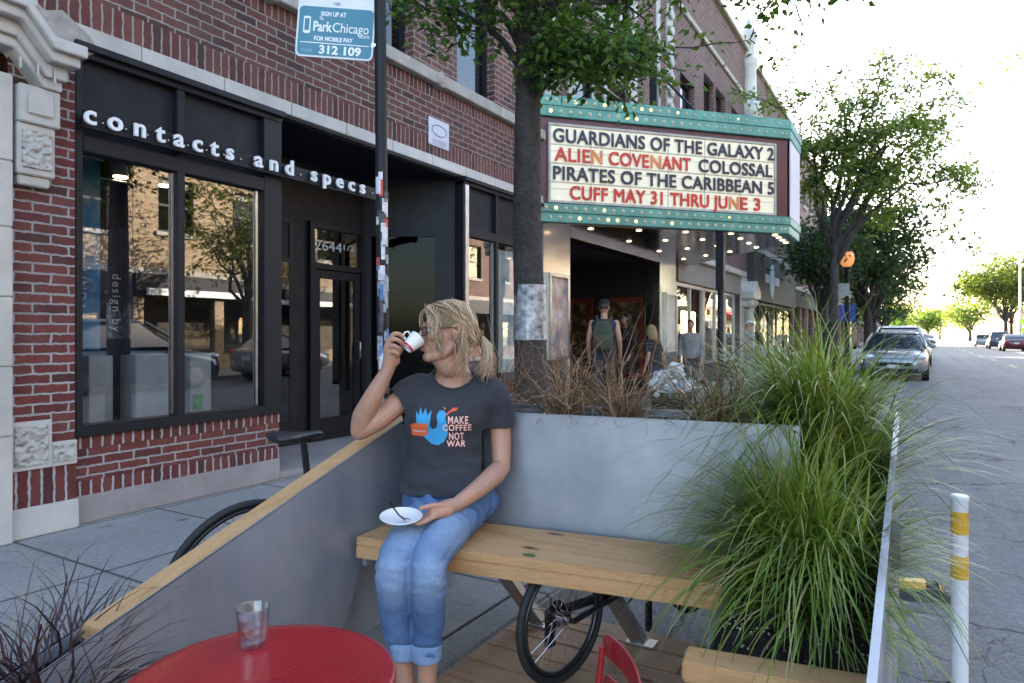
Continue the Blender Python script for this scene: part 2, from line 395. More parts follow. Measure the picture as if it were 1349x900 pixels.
# ------------------------------------------------------------------ the near row of buildings (facades face +X at X0)
X0 = -4.573
def wall_mb(x, y0, y1, z0, z1, holes, depth=.22, sgn=1, back=None):
    m = MB()
    ys = sorted({y0, y1, *[h[0] for h in holes], *[h[1] for h in holes]}); zs = sorted({z0, z1, *[h[2] for h in holes], *[h[3] for h in holes]})
    for a, b in zip(ys, ys[1:]):
        for c, d in zip(zs, zs[1:]):
            cy, cz = (a+b)/2, (c+d)/2
            if any(h[0] < cy < h[1] and h[2] < cz < h[3] for h in holes): continue
            m.quad((x,a,c), (x,b,c), (x,b,d), (x,a,d))
    xi = x - sgn*depth
    for a, b, c, d in holes:
        m.quad((x,a,c),(x,b,c),(xi,b,c),(xi,a,c)); m.quad((x,a,d),(x,b,d),(xi,b,d),(xi,a,d))
        m.quad((x,a,c),(x,a,d),(xi,a,d),(xi,a,c)); m.quad((x,b,c),(x,b,d),(xi,b,d),(xi,b,c))
    if back is not None:                              # side walls and roof
        m.quad((x,y0,z0),(x,y0,z1),(back,y0,z1),(back,y0,z0)); m.quad((x,y1,z0),(x,y1,z1),(back,y1,z1),(back,y1,z0))
        m.quad((x,y0,z1),(x,y1,z1),(back,y1,z1),(back,y0,z1)); m.quad((back,y0,z0),(back,y1,z0),(back,y1,z1),(back,y0,z1))
    return m
def frame_mb(x, y0, y1, z0, z1, t=.05, d=.06, bars_y=(), bars_z=()):
    m = MB()
    m.box(x-d, x, y0, y0+t, z0, z1); m.box(x-d, x, y1-t, y1, z0, z1)
    m.box(x-d+.001, x-.001, y0+t, y1-t, z0, z0+t); m.box(x-d+.001, x-.001, y0+t, y1-t, z1-t, z1)
    for b in bars_y: m.box(x-d+.002, x-.002, b-t/2, b+t/2, z0+t, z1-t)
    for b in bars_z: m.box(x-d+.003, x-.003, y0+t, y1-t, b-t/2, b+t/2)
    return m
def window(par, x, y0, y1, z0, z1, fm, t=.055, sgn=1, bars_y=(), double=True, pane=None, blind=None, depth=.12):
    xx = x - sgn*depth
    f = frame_mb(xx if sgn > 0 else xx+.06, y0, y1, z0, z1, t, .06, bars_y, ((z0+z1)/2,) if double else ()).build('window', fm, par)
    g = MB(); gx = xx - sgn*.03
    g.quad((gx,y0+t*.6,z0+t*.6),(gx,y1-t*.6,z0+t*.6),(gx,y1-t*.6,z1-t*.6),(gx,y0+t*.6,z1-t*.6)); g.build('pane', pane or M['pane_dark'], f)
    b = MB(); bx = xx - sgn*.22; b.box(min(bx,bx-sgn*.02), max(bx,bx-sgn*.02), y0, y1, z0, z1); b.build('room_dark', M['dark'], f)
    if blind: b = MB(); bx = xx - sgn*.1; b.box(bx-.004, bx+.004, y0+.04, y1-.04, blind[0], blind[1]); b.build('blind', blind[2], f)
    return f
PALE = mat('pale window shade', (.5,.52,.55), .7, 0, .1)
FROST = mat('frosted sash film', (.34,.4,.47), .5, 0, .3, 30)
# --- brick shop building
b1 = empty('brick_shop_building', (X0, 3, 0), 0, 'dark red brick shop building with a charcoal storefront and cream terracotta trim at the left', 'building')
wall_mb(X0, -16, 8.5, 3.161, 9.93, [(4.66,5.66,4.075,6.1), (6.45,7.27,4.075,6.1), (1.6,2.6,4.075,6.1), (2.9,3.9,4.5,6.1),(4.66,5.66,7.2,9.0),(6.45,7.27,7.2,9.0)], .24, 1, -17).build('brick_wall', M['brick'], b1)
for q in ((4.66,5.66,4.08,6.1), (6.45,7.27,4.08,6.1), (1.6,2.6,4.08,6.1), (2.9,3.9,4.5,6.1)):
    window(b1, X0, *q, M['black'], .06, blind=((4.14,4.9,FROST) if q[0] == 6.45 else None))
window(b1, X0, 4.66,5.66,7.2,9.0, M['black']); window(b1, X0, 6.45,7.27,7.2,9.0, M['black'])
m = MB()
for a, b in ((3.165,3.36), (3.815,3.937)): m.box(X0-.02, X0+.004, 2.05, 8.48, a, b)
m.build('soldier_course', M['brick_soldier'], b1)
m = MB(); y = 2.06
while y < 8.45: m.box(X0-.05, X0+.045, y, min(y+.64, 8.48), 3.05, 3.16); y += .645
m.build('terracotta_band', M['terracotta'], b1, bevel=.004)
m = MB(); y = 1.5
while y < 8.45: m.box(X0-.05, X0+.085, y, min(y+1.15, 8.48), 3.94, 4.07); y += 1.155
for yy in (3.78, 6.05): m.lathe([(.0,.1),(.03,.11),(.05,.095),(.075,.1),(.085,.085),(.09,.0)], 20, T(X0, yy, 4.0) @ RY(R(90)))
m.build('window_sill_band', M['limestone'], b1, bevel=.006)
m = MB(); m.box(X0-.2, X0+.0, -16, 1.195, 0, 3.158); m.build('side_wall', M['brick_light'], b1)
# left pilaster, brick pier, ornament
m = MB(); z = 0
for h in (.62,.4,.4,.4,.38,.5): m.box(X0-.1, X0+.1, 1.2, 1.912, z+.003, z+h); z += h
m.build('terracotta_pilaster', M['terracotta'], b1, bevel=.006)
m = MB(); m.quad((X0+.03,1.913,.4),(X0+.03,2.281,.4),(X0+.03,2.281,3.05),(X0+.03,1.913,3.05)); m.quad((X0+.03,2.281,.4),(X0-.2,2.281,.4),(X0-.2,2.281,3.05),(X0+.03,2.281,3.05)); m.build('brick_pier', M['brick_light'], b1)
m = MB(); m.box(X0-.1, X0+.034, 1.914, 2.285, .18, .402); m.build('pier_base_course', M['brick_light_soldier'], b1)
m = MB(); m.box(X0-.1, X0+.06, 1.914, 2.295, 0, .18); m.build('base_stone', M['terracotta'], b1, bevel=.008)
m = MB(); m.box(X0+.02, X0+.052, 1.914, 2.14, .402, .69); m.box(X0+.022, X0+.05, 2.14, 2.285, .402, .55)
ob = m.build('ornament_block', M['terracotta'], b1, bevel=.003)
for q in ((1.935,2.12,.425,.665),(2.145,2.27,.425,.53)): m = MB(); m.box(X0+.045, X0+.058, *q); m.build('carved_panel', M['carved'], ob, bevel=.004)
m = MB()
m.box(X0, X0+.13, 1.93, 2.15, 2.44, 2.66); m.box(X0, X0+.11, 1.93, 2.13, 2.14, 2.44); m.box(X0, X0+.09, 1.94, 2.11, 2.08, 2.14)
m.box(X0+.13, X0+.143, 1.97, 2.11, 2.49, 2.62)
ob = m.build('bracket', M['terracotta'], b1, bevel=.008)
m = MB(); m.box(X0+.105, X0+.122, 1.95, 2.11, 2.18, 2.40); m.build('carved_panel', M['carved'], ob, bevel=.004)
m = MB()
for (e, z0, z1) in ((.15,2.66,2.72), (.18,2.72,2.8), (.25,2.8,2.86), (.29,2.86,2.93)):
    m.prism([(1.2,z0+.2),(1.9,z0+.2-.02),(2.05,z0),(2.15+(e-.15)*.55,z0),(2.15+(e-.15)*.55,z1),(2.05,z1),(1.9,z1+.2-.02),(1.2,z1+.2)], (X0, X0+e))
for k in range(3): m.box(X0+.18, X0+.19, 1.9+.09*k, 1.92+.09*k, 2.68+.02*(2-k), 2.79)
m.build('cornice', M['terracotta'], b1, bevel=.005)
m = MB(); m.prism([(1.9,3.07),(2.02,3.22),(2.1,3.16),(2.2,3.2),(2.36,3.1),(2.42,3.02),(2.33,2.96),(2.1,2.98)], (X0, X0+.05)); m.build('mortar_patch', M['patch'], b1)
m = MB(); m.box(X0-.05, X0+.06, 1.2, 2.06, 3.16, 3.28); m.build('upper_band', M['terracotta'], b1, bevel=.006)
# bulkhead under the shop window
for a, b in ((2.285,3.9),(6.62,8.48)):
    m = MB(); m.box(X0-.25, X0+.015, a, b, 0, .18); m.build('bulkhead_base', M['concrete'], b1, bevel=.01)
    m = MB(); m.box(X0-.25, X0, a, b, .274, .476); m.build('bulkhead_brick', M['brick_light'], b1)
    for c, d in ((.18,.272),(.478,.555)): m = MB(); m.box(X0-.24, X0+.003, a, b, c, d); m.build('bulkhead_soldier', M['brick_light_soldier'], b1)
# storefront frame
def storefront(y0, y1, mull, right):
    m = MB(); xf = X0+.03
    m.box(xf-.12, xf, y0, y0+.045, .557, 3.0); m.box(xf-.12, xf+.002, y1-.18, y1, .557, 3.0)
    m.box(xf-.11, xf+.006, y0, y1, .557, .63); m.box(xf-.11, xf+.004, y0+.045, y1-.18, 2.37, 2.47); m.box(xf-.1, xf+.012, y0, y1, 2.96, 3.05)
    m.box(xf-.1, xf+.05, y0-.02, y1, 3.0, 3.046)
    for q in mull: m.box(xf-.105, xf+.001, q-.032, q+.032, .63, 2.96)
    f = m.build('storefront_frame', M['black'], b1, bevel=.004)
    p = MB(); p.box(xf-.07, xf-.05, y0+.04, y1-.17, 2.47, 2.96); p.build('header_panel', M['black_panel'], f)
    t = MB(); ys = [y0+.045, *mull, y1-.18]
    for a, b in zip(ys, ys[1:]): t.box(xf-.045, xf-.03, b-.05, b-.035, .64, 2.36)
    t.build('aluminium_stop', M['silver'], f)
    for a, b in zip(ys, ys[1:]):
        g = MB(); g.quad((xf-.05,a,.62),(xf-.05,b,.62),(xf-.05,b,2.38),(xf-.05,a,2.38)); g.build('display_pane', M['pane'], f)
storefront(2.285, 3.9, (2.998,), True)
storefront(6.53, 8.48, (7.28,), False)
m = MB(); m.box(X0+.03, X0+.045, 6.56, 6.63, .6, 2.96); m.build('corner_trim', M['silver'], b1)
# shop interior and entrance recess
XB = -5.6
m = MB()
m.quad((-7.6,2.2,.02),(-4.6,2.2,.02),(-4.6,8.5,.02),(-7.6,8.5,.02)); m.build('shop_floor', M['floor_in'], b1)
m = MB()
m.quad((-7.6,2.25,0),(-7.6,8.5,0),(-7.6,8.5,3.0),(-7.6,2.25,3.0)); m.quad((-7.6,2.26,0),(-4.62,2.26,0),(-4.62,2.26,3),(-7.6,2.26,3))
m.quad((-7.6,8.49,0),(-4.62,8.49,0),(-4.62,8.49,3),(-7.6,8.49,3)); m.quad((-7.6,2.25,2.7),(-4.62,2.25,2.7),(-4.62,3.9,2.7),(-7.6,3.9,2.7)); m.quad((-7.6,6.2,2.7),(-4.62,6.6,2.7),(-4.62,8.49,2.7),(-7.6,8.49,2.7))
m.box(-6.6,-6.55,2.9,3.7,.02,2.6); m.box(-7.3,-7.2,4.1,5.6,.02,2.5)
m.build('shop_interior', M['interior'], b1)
m = MB()
m.box(-4.75,-4.65,3.83,3.9,.02,3.03); m.box(XB-.06,XB,3.84,5.15,.02,3.03); m.box(XB-.06,XB,5.99,6.35,.02,3.03); m.box(XB-.06,XB,5.15,5.99,2.42,3.03)
m.box(XB,-4.6,3.84,3.9,.02,3.0)
m.box(XB-.055,X0-.06,3.9,6.6,3.03,3.06); m.build('recess_wall', M['black_panel'], b1)
m = MB(); m.box(XB,X0,3.9,6.62,.0,.06); m.build('recess_step', M['concrete'], b1, bevel=.01)
m = MB(); m.box(XB, XB+.012, 4.74,4.79,.3,2.4); m.box(XB,XB+.012,4.9,4.95,.3,2.4); m.box(XB,XB+.013,4.74,4.95,1.95,2.0); m.box(XB,XB+.013,4.74,4.95,2.36,2.42); m.build('side_light_frame', M['black'], b1)
m = MB(); m.box(XB+.002, XB+.008, 4.79,4.9,.3,1.95); m.build('side_light_pane', M['pane_dark'], b1)
# door with transom
D = frame_mb(XB+.05, 5.15, 5.99, .06, 2.42, .06, .1, (), (1.95,)).build('door', M['black'], b1)
m = MB(); m.box(XB-.01,XB+.025,5.215,5.31,.07,1.91); m.box(XB-.01,XB+.025,5.83,5.925,.07,1.91); m.box(XB-.01,XB+.024,5.31,5.83,.07,.3); m.box(XB-.01,XB+.024,5.31,5.83,1.82,1.91); m.build('door_leaf', M['black'], D, bevel=.004)
m = MB(); m.quad((XB+.01,5.3,.29),(XB+.01,5.84,.29),(XB+.01,5.84,1.83),(XB+.01,5.3,1.83)); m.quad((XB+.01,5.2,1.98),(XB+.01,5.94,1.98),(XB+.01,5.94,2.37),(XB+.01,5.2,2.37)); m.build('door_glass', M['pane'], D)
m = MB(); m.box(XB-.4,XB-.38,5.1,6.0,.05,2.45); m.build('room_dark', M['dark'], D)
m = MB(); m.tube([(XB+.03,5.875,.92),(XB+.075,5.875,.94),(XB+.075,5.875,1.12),(XB+.03,5.875,1.14)], .009, 8); m.build('handle', M['silver'], D, smooth=True)
def facade_text(txt, y, z, x, size, wd=None, depth=.004, bold=0, mt=None, par=None, name='lettering', space=1, align='LEFT'):
    t = text_mb(txt, size, depth, bold, space, align)
    if wd: fit_width(t, wd, 0)
    return place(t, FX(x, y, z)).build(name, mt, par)
DOORNUM = mat('silver door number', (.5,.56,.56), .4, 0, .1)
facade_text('2644', 5.24, 2.13, XB+.016, .155, .4, .002, 0, DOORNUM, D, 'house_number'); facade_text('1/2', 5.67, 2.165, XB+.016, .09, .17, .002, 0, DOORNUM, D, 'house_number')
# right side of the recess: glazed return
P0, P1 = Vector((XB, 6.0, 0)), Vector((X0-.08, 6.6, 0)); du = (P1-P0).normalized(); L = (P1-P0).length; F0 = MF(P0, du, (0,0,1))
m = MB()
for a, b, c, d in ((0,.1,.06,3.03),(L-.28,L,.06,3.03),(.1,L-.28,.06,.5),(.1,L-.28,2.36,3.03)): m.box(a,b,c,d,-.03,.03,F0)
fr = m.build('return_frame', M['black'], b1)
m = MB(); m.add([(.1,.5,0),(L-.28,.5,0),(L-.28,2.36,0),(.1,2.36,0)], [(0,1,2,3)], F0); m.build('display_pane', M['pane_soft'], fr)
# sign bar with standing letters
sg = empty('shop_sign', (X0+.1, 3.7, 2.56), 0, 'long black sign bar with standing white lower case letters above the shop windows', 'shop sign')
m = MB(); m.box(X0+.075, X0+.1, 2.3, 5.15, 2.5, 2.61)
for yy in (2.32, 3.0, 3.8): m.box(X0+.02, X0+.08, yy, yy+.03, 2.53, 2.58)
m.box(X0+.074, X0+.101, 5.06, 5.1, 2.47, 2.64)
m.build('sign_bar', M['black'], sg)
facade_text('contacts and specs', 2.285, 2.522, X0+.128, .17, 2.5, .02, .0035, M['letter_white'], sg, 'lettering', 1.75)
m = MB()
for k in range(18): m.box(X0+.1, X0+.12, 2.4+k*.147, 2.41+k*.147, 2.545, 2.555)
m.build('letter_pin', M['silver'], sg)
# things inside the window
PL = mat('weathered white display box', (.5,.5,.51), .6, 0, .12, 5, .2, 30, dirt=.5)
for i, (a, b, xx, lb) in enumerate(((2.50,2.66,-4.86,'left-hand of the three white display boxes in the shop window'), (2.82,3.1,-4.86,'wide white display box in the middle of the shop window'), (3.26,3.44,-4.88,'white display box with a small green card, right of the mullion in the shop window'))):
    r_ = empty('display_plinth', (xx, (a+b)/2, .55), 0, lb, 'display box', 'display boxes in the shop window')
    m = MB(); m.box(xx-.14, xx+.06, a, b, .56, 1.06); m.build('box', PL, r_, bevel=.004)
    if i == 2:
        m = MB(); m.box(xx+.061, xx+.064, a+.02, a+.1, .62, .74); m.build('card', mat('green card', (.1,.35,.12), .5, 0, .5, 30), r_)
m = MB(); m.box(-5.5,-4.64,2.3,3.86,.5,.555); m.build('window_shelf', M['interior'], b1)
def banner(name, lb, x, a, b, z0, z1, mt, txt=None, ts=.1):
    r_ = empty(name, (x, (a+b)/2, z1), 0, lb, 'banner')
    m = MB(); m.box(x-.006, x, a, b, z0, z1); m.build('sheet', mt, r_)
    m = MB(); m.tube([(x-.003,a-.02,z1),(x-.003,b+.02,z1)], .008, 8); m.build('rail', M['silver'], r_)
    if txt:
        t = text_mb(txt, ts, .002, 0, 1.25, 'LEFT'); place(t, MF((x+.004, (a+b)/2-ts*.35, z0+(.42 if 'LIN' in txt else .55)*(z1-z0)), (0,0,-1), (0,1,0))).build('lettering', M['letter_white'], r_)
def poster_mat(name, stops, scale=2.2):
    t = NT(name); return t.done(t.bsdf(t.ramp(t.noise(t.coord(), scale, 5), stops), .5))
banner('hanging_banner', 'blue and pale hanging banner with an upright name at the left of the shop window', -5.0, 2.43, 2.68, 1.1, 2.45, poster_mat('blue banner', [(.3,(.02,.09,.22)),(.5,(.05,.25,.5)),(.7,(.4,.5,.55))]), 'LINDA', .085)
banner('hanging_banner', 'dark violet hanging banner with upright pale lettering deeper in the shop window', -5.35, 2.83, 3.15, .8, 2.4, poster_mat('violet banner', [(.3,(.01,.015,.03)),(.6,(.025,.03,.07)),(.78,(.09,.02,.06))]), 'design by', .095)
LAMP = glow('warm lamp', (1,.72,.42), 9)
for i, (yy, lb) in enumerate(((3.05,'lit round lamp on the left of the shop window ceiling'), (3.42,'lit round lamp right of the other on the shop window ceiling'))):
    r_ = empty('ceiling_lamp', (-5.4, yy, 2.55), 0, lb, 'lamp', 'lamps on the shop window ceiling')
    m = MB(); m.lathe([(.055,2.45),(.06,2.5),(.03,2.56),(.012,2.7)], 16, T(-5.4,yy,0)); m.build('lamp_body', M['white'], r_, smooth=40)
    m = MB(); m.lathe([(.05,2.444),(.05,2.449)], 16, T(-5.4,yy,0)); m.build('bulb', LAMP, r_)
r_ = empty('wall_plaque', (X0, 6.08, 3.4), 0, 'small white plaque with an oval mark on the brick above the storefront', 'plaque')
m = MB(); m.box(X0+.004, X0+.02, 5.9, 6.27, 3.28, 3.58); m.build('plate', mat('enamel plaque', (.6,.6,.66), .5, 0, .05), r_, bevel=.004)
m = MB(); m.tube([(X0+.021, 6.085+.13*math.cos(a), 3.46+.06*math.sin(a)) for a in [i*math.pi/12 for i in range(25)]], .006, 6, False)
for k in range(3): m.box(X0+.02, X0+.023, 5.96, 6.21, 3.3+.022*k, 3.306+.022*k)
m.build('oval_mark', mat('grey mark', (.3,.3,.4), .5), r_)
poster_mt = lambda nm, a, b, c: poster_mat(nm, [(.3,a),(.5,b),(.7,c)], 5)
r_ = empty('window_poster', (X0-.03, 7.9, 1.3), 0, 'tall pale blue and white poster in the shop window beside the tree trunk', 'poster')
m = MB(); m.box(X0-.06, X0-.05, 7.36, 7.85, .72, 2.3); m.build('sheet', poster_mt('pale poster', (.25,.42,.5), (.6,.64,.62), (.65,.66,.6)), r_)

# --- theatre building
b2 = empty('theatre_building', (X0, 15, 0), 0, 'brick theatre building with cream terracotta bays rising behind the marquee', 'building')
H2 = [(9.54,10.65,4.2,5.55),(10.78,11.9,4.2,5.55),(15.05,16.19,5.1,7.1),(17.0,18.0,5.3,7.75),(18.15,19.2,5.3,7.75),(19.9,20.9,5.3,7.75),(9.54,10.65,6.6,8.1),(10.78,11.9,6.6,8.1)]
wall_mb(X0, 8.5, 22.0, 2.96, 9.93, H2, .25, 1, -17).build('brick_wall', M['brick'], b2)
for i, h in enumerate(H2): window(b2, X0, *h, M['white'] if i in (0,1,6,7) else M['black'], .07, blind=((h[2]+.7, h[3]-.05, PALE) if i in (2,4) else None))
m = MB()
for a, b, e in ((8.56,8.95,.03),(9.32,9.54,.03),(11.9,12.25,.035),(13.35,13.6,.03),(14.0,14.4,.04)): m.box(X0, X0+e, a, b, 2.97, 9.2)
for a, b in ((9.54,12),): m.box(X0, X0+.07, a, b, 5.56, 5.75); m.box(X0,X0+.05,a,b,6.4,6.59); m.box(X0, X0+.05, 10.65, 10.78, 4.2, 8.1)
for a, b, c in ((15.0,16.25,5.0),(16.95,19.25,5.2),(19.85,20.95,5.2)): m.box(X0, X0+.08, a, b, c-.12, c)
for k in range(14): m.ell((X0+.09, 14.17, 4.7+.33*k), (.04,.16,.11), 6, 10)
m.build('terracotta_bay', mat('weathered terracotta', (.36,.33,.29), .5, 0, .2, 3, dirt=.6), b2, bevel=.01)
m = MB(); m.box(X0, X0+.06, 8.52, 22, 8.46, 8.60); m.build('belt_course', M['limestone'], b2, bevel=.02)
m = MB(); m.box(X0-.3, X0+.12, 8.4, 22, 9.931, 10.05); m.build('coping', M['limestone'], b2, bevel=.02)
m = MB()
m.lathe([(.02,7.0),(.16,7.3),(.3,7.6),(.34,7.75),(.28,7.85),(.36,8.0),(.4,8.2),(.36,8.35),(.26,8.45),(.24,9.4),(.3,9.5),(.3,9.7),(.2,9.8),(.22,10.2),(.3,10.4),(.16,10.7),(.06,11.0)], 12, T(X0+.05, 21.9, 0)); m.build('pinnacle', M['terracotta'], b2, smooth=35)
# ground floor: stainless piers, recess
m = MB(); m.box(X0-.3, X0+.02, 8.52, 9.4, 0, 2.96); m.box(X0-.3, X0+.02, 13.6, 14.72, 0, 2.96); m.box(X0-.3, X0+.018, 9.4, 13.6, 2.7, 2.96); m.build('stainless_pier', M['stainless'], b2, bevel=.01)
m = MB()
m.quad((-7.6,9.0,0.012),(X0,9.0,.012),(X0,13.6,.012),(-7.6,13.6,.012)); m.build('lobby_floor', M['floor_in'], b2)
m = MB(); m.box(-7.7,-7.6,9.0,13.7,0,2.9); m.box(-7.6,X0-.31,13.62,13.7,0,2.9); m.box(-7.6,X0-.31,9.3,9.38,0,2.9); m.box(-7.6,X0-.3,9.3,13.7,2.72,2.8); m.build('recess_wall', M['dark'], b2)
RED = mat('dark red wood', (.16,.03,.02), .45, 0, .3)
for a, b, nm in ((-5.75,-4.92,'a'),(-6.6,-6.05,'b')):
    m = MB()
    for q in ((a,a+.07,.3,2.0),(b-.07,b,.3,2.0),(a+.07,b-.07,.3,.4),(a+.07,b-.07,1.9,2.0)): m.box(q[0],q[1],13.55,13.615,q[2],q[3])
    f = m.build('poster_frame', RED, b2)
    m = MB(); m.box(a+.06,b-.06,13.58,13.612,.38,1.92); m.build('poster', poster_mt('dark poster '+nm, (.02,.018,.016), (.05,.035,.02), (.3,.2,.08)), f)
for a, b, pm in ((8.62,9.25,poster_mt('gaudy poster', (.12,.2,.28), (.45,.28,.22), (.6,.55,.5))), (13.85,14.6,poster_mt('pale poster sheet', (.5,.47,.4), (.62,.6,.55), (.66,.64,.6)))):
    m = MB(); X = X0+.022
    for q in ((a,a+.05,.85,2.1),(b-.05,b,.85,2.1),(a+.05,b-.05,.85,.9),(a+.05,b-.05,2.05,2.1)): m.box(X,X+.06,*q)
    f = m.build('poster_case', M['silver'], b2)
    m = MB(); m.box(X,X+.02,a+.045,b-.045,.89,2.06); m.build('poster', pm, f)
# shop right of the entrance
m = MB(); m.box(X0-.1, X0+.05, 14.73, 20.9, 2.4, 2.93); m.build('fascia', mat('warm grey fascia', (.2,.185,.165), .55, 0, .12), b2, bevel=.01)
m = MB(); m.box(X0-.05, X0+.16, 14.73, 21.2, 2.935, 3.1); m.build('fascia_band', M['terracotta'], b2, bevel=.02)
def glazing(par, y0, y1, z0, z1, n, x=X0, fm=None, inner=None, back=1.6):
    ys = [y0+(y1-y0)*k/n for k in range(1, n)]
    f = frame_mb(x, y0, y1, z0, z1, .07, .08, ys).build('shop_window', fm or M['silver'], par)
    g = MB(); g.quad((x-.04,y0,z0),(x-.04,y1,z0),(x-.04,y1,z1),(x-.04,y0,z1)); g.build('pane', M['pane'], f)
    b = MB(); b.box(x-back-.1,x-back,y0,y1,0,z1+.2); b.build('shop_interior', inner or M['interior'], f)
WARMROOM = poster_mat('warm shop interior', [(.3,(.05,.04,.035)),(.5,(.25,.15,.07)),(.7,(.12,.08,.06))], 1.2)
glazing(b2, 14.75, 17.0, .1, 2.38, 2, inner=WARMROOM); glazing(b2, 17.05, 20.4, .5, 2.38, 3, inner=WARMROOM)
m = MB(); m.box(X0-.1,X0+.02,17.0,20.9,0,.5); m.box(X0-.1,X0+.018,20.4,20.9,.5,2.4); m.build('bulkhead', M['black_panel'], b2)
m = MB()
m.box(X0,X0+.16,21.2,21.95,0,.5); m.lathe([(.17,.5),(.14,.56),(.13,2.0),(.16,2.06)], 14, T(X0+.16,21.6,0)); m.box(X0,X0+.22,21.2,21.95,2.06,2.3)
for k in (-1,1): m.ell((X0+.24,21.57+.26*k,2.2),(.12,.14,.16),8,12)
m.prism([(21.05,2.3),(22.05,2.3),(22.1,2.5),(21.55,2.85),(21.0,2.5)], (X0,X0+.4)); m.box(X0-.1,X0+.02,20.92,22.0,0,2.96)
m.build('terracotta_column', M['terracotta'], b2, bevel=.012)

# --- next buildings along the row
b3 = empty('pink_brick_building', (X0, 26, 0), 0, 'pinkish brick building with a black fascia bearing a pale blue oval', 'building')
H3 = [(23+2.1*k, 24.3+2.1*k, 4.6, 6.6) for k in range(4)]
wall_mb(X0, 22.01, 31, 3.9, 9.9, H3, .2, 1, -17).build('brick_wall', M['brick'], b3)
for h in H3: window(b3, X0, *h, M['black'], .08)
m = MB(); m.box(X0-.2,X0+.1,22.01,31,9.9,10.02); m.box(X0,X0+.12,22.02,31,3.9,4.1); m.box(X0,X0+.06,22.02,31,8.4,8.6); m.build('coping', M['limestone'], b3)
m = MB(); m.box(X0-.1,X0+.18,22.1,30.6,2.34,3.88); fa = m.build('fascia', mat('charcoal fascia', (.045,.043,.045), .6, 0, .2), b3)
m = MB(); m.ell((X0+.185, 25.2, 3.1), (.02,.42,.62), 10, 24); m.build('oval_mark', mat('pale blue oval', (.35,.6,.72), .5), fa, smooth=True)
m = MB(); m.box(X0+.18,X0+.195,23.9,24.7,2.98,3.26); m.box(X0+.18,X0+.195,25.7,26.6,2.98,3.26); m.build('light_bar', mat('pale grey bar', (.5,.55,.58), .5), fa)
glazing(b3, 22.3, 30.5, .4, 2.3, 5, fm=M['black'], inner=WARMROOM)
m = MB(); m.box(X0-.1,X0+.01,22.1,30.6,0,.4); m.build('bulkhead', M['black_panel'], b3)
def plain_building(name, lb, x, y0, y1, h, mt, rows, n, sgn=1, ground='dark', back=12, fm=None, gz=3.2):
    b = empty(name, (x, (y0+y1)/2, 0), 0, lb, 'building')
    wn = (y1-y0)/n; H = [(y0+wn*(k+.28), y0+wn*(k+.72), z0, z1) for z0, z1 in rows for k in range(n)]
    wall_mb(x, y0, y1, gz, h, H, .2, sgn, x-sgn*back).build('brick_wall', mt, b)
    for i, q in enumerate(H): window(b, x, *q, fm or M['black'], .08, sgn, blind=((q[2]+.6,q[3]-.06,PALE) if i % 3 == 1 else None))
    m = MB(); m.box(x-.25 if sgn > 0 else x-.12, x+.12 if sgn > 0 else x+.25, y0, y1, h, h+.14)
    xs = sorted((x, x+sgn*.1)); m.box(*xs, y0+.01, y1-.01, gz-.02, gz+.18)
    for q in H: xs = sorted((x, x+sgn*.07)); m.box(*xs, q[0]-.08, q[1]+.08, q[2]-.13, q[2]-.005)
    m.build('stone_trim', M['limestone'], b)
    m = MB(); xs = sorted((x-sgn*.4, x+sgn*.08)); m.box(*xs, y0+.05, y1-.05, gz-.75, gz-.021); m.build('fascia', M['black_panel'], b)
    m = MB(); k = 0; y = y0
    while y < y1-.3: xs = sorted((x-sgn*.3, x)); m.box(*xs, y, y+.35, 0, gz-.75); y += wn
    xs = sorted((x-sgn*.3, x-sgn*.002)); m.box(*xs, y0, y1, 0, .55); m.build('ground_pier', mt, b)
    m = MB(); m.quad((x-sgn*.12,y0,.5),(x-sgn*.12,y1,.5),(x-sgn*.12,y1,gz-.7),(x-sgn*.12,y0,gz-.7)); g = m.build('shop_window', M['pane'], b)
    m = MB(); xs = sorted((x-sgn*1.6, x-sgn*1.5)); m.box(*xs, y0, y1, 0, gz); m.build('shop_interior', WARMROOM, g)
    return b
plain_building('painted_building', 'pale painted building farther along the row, half behind the street tree', X0, 31.02, 44, 9.6, M['brick_pink'], [(4.4,6.4),(7.2,8.7)], 6)
plain_building('low_brick_building', 'low brick building at the far end of the row behind the trees', X0, 44.02, 62, 6.4, M['brick_tan'], [(4.2,5.6)], 7)
plain_building('low_brick_building', 'single storey row of shops farthest along the left side of the street', X0, 66, 110, 5.2, M['brick_pink'], [(3.7,4.6)], 12, gz=3.0)
# --- across the street: seen reflected in the shop windows, lit by the low sun
plain_building('tan_brick_building', 'tan brick building across the street, seen mirrored in the left shop window', 12.1, -14, 12.4, 8.5, M['brick_tan'], [(4.4,6.3)], 10, -1)
bo = plain_building('tan_brick_building', 'sunlit tan brick building with a white sign strip, mirrored in the right shop window', 12.1, 12.42, 27, 9.0, M['brick_tan'], [(4.6,6.4)], 5, -1)
m = MB(); m.box(11.9, 12.01, 12.8, 26.6, 2.5, 2.72); m.build('sign_strip', M['white'], bo)
plain_building('red_brick_building', 'red brick block across the street beyond the tan ones', 12.1, 27.02, 52, 8.0, M['brick'], [(4.4,6.2)], 8, -1)
plain_building('low_shop_row', 'low row of pale shops behind the sunlit tree on the right', 12.1, 78, 120, 4.6, M['brick_tan'], [(3.6,4.3)], 8, -1, gz=3.0)
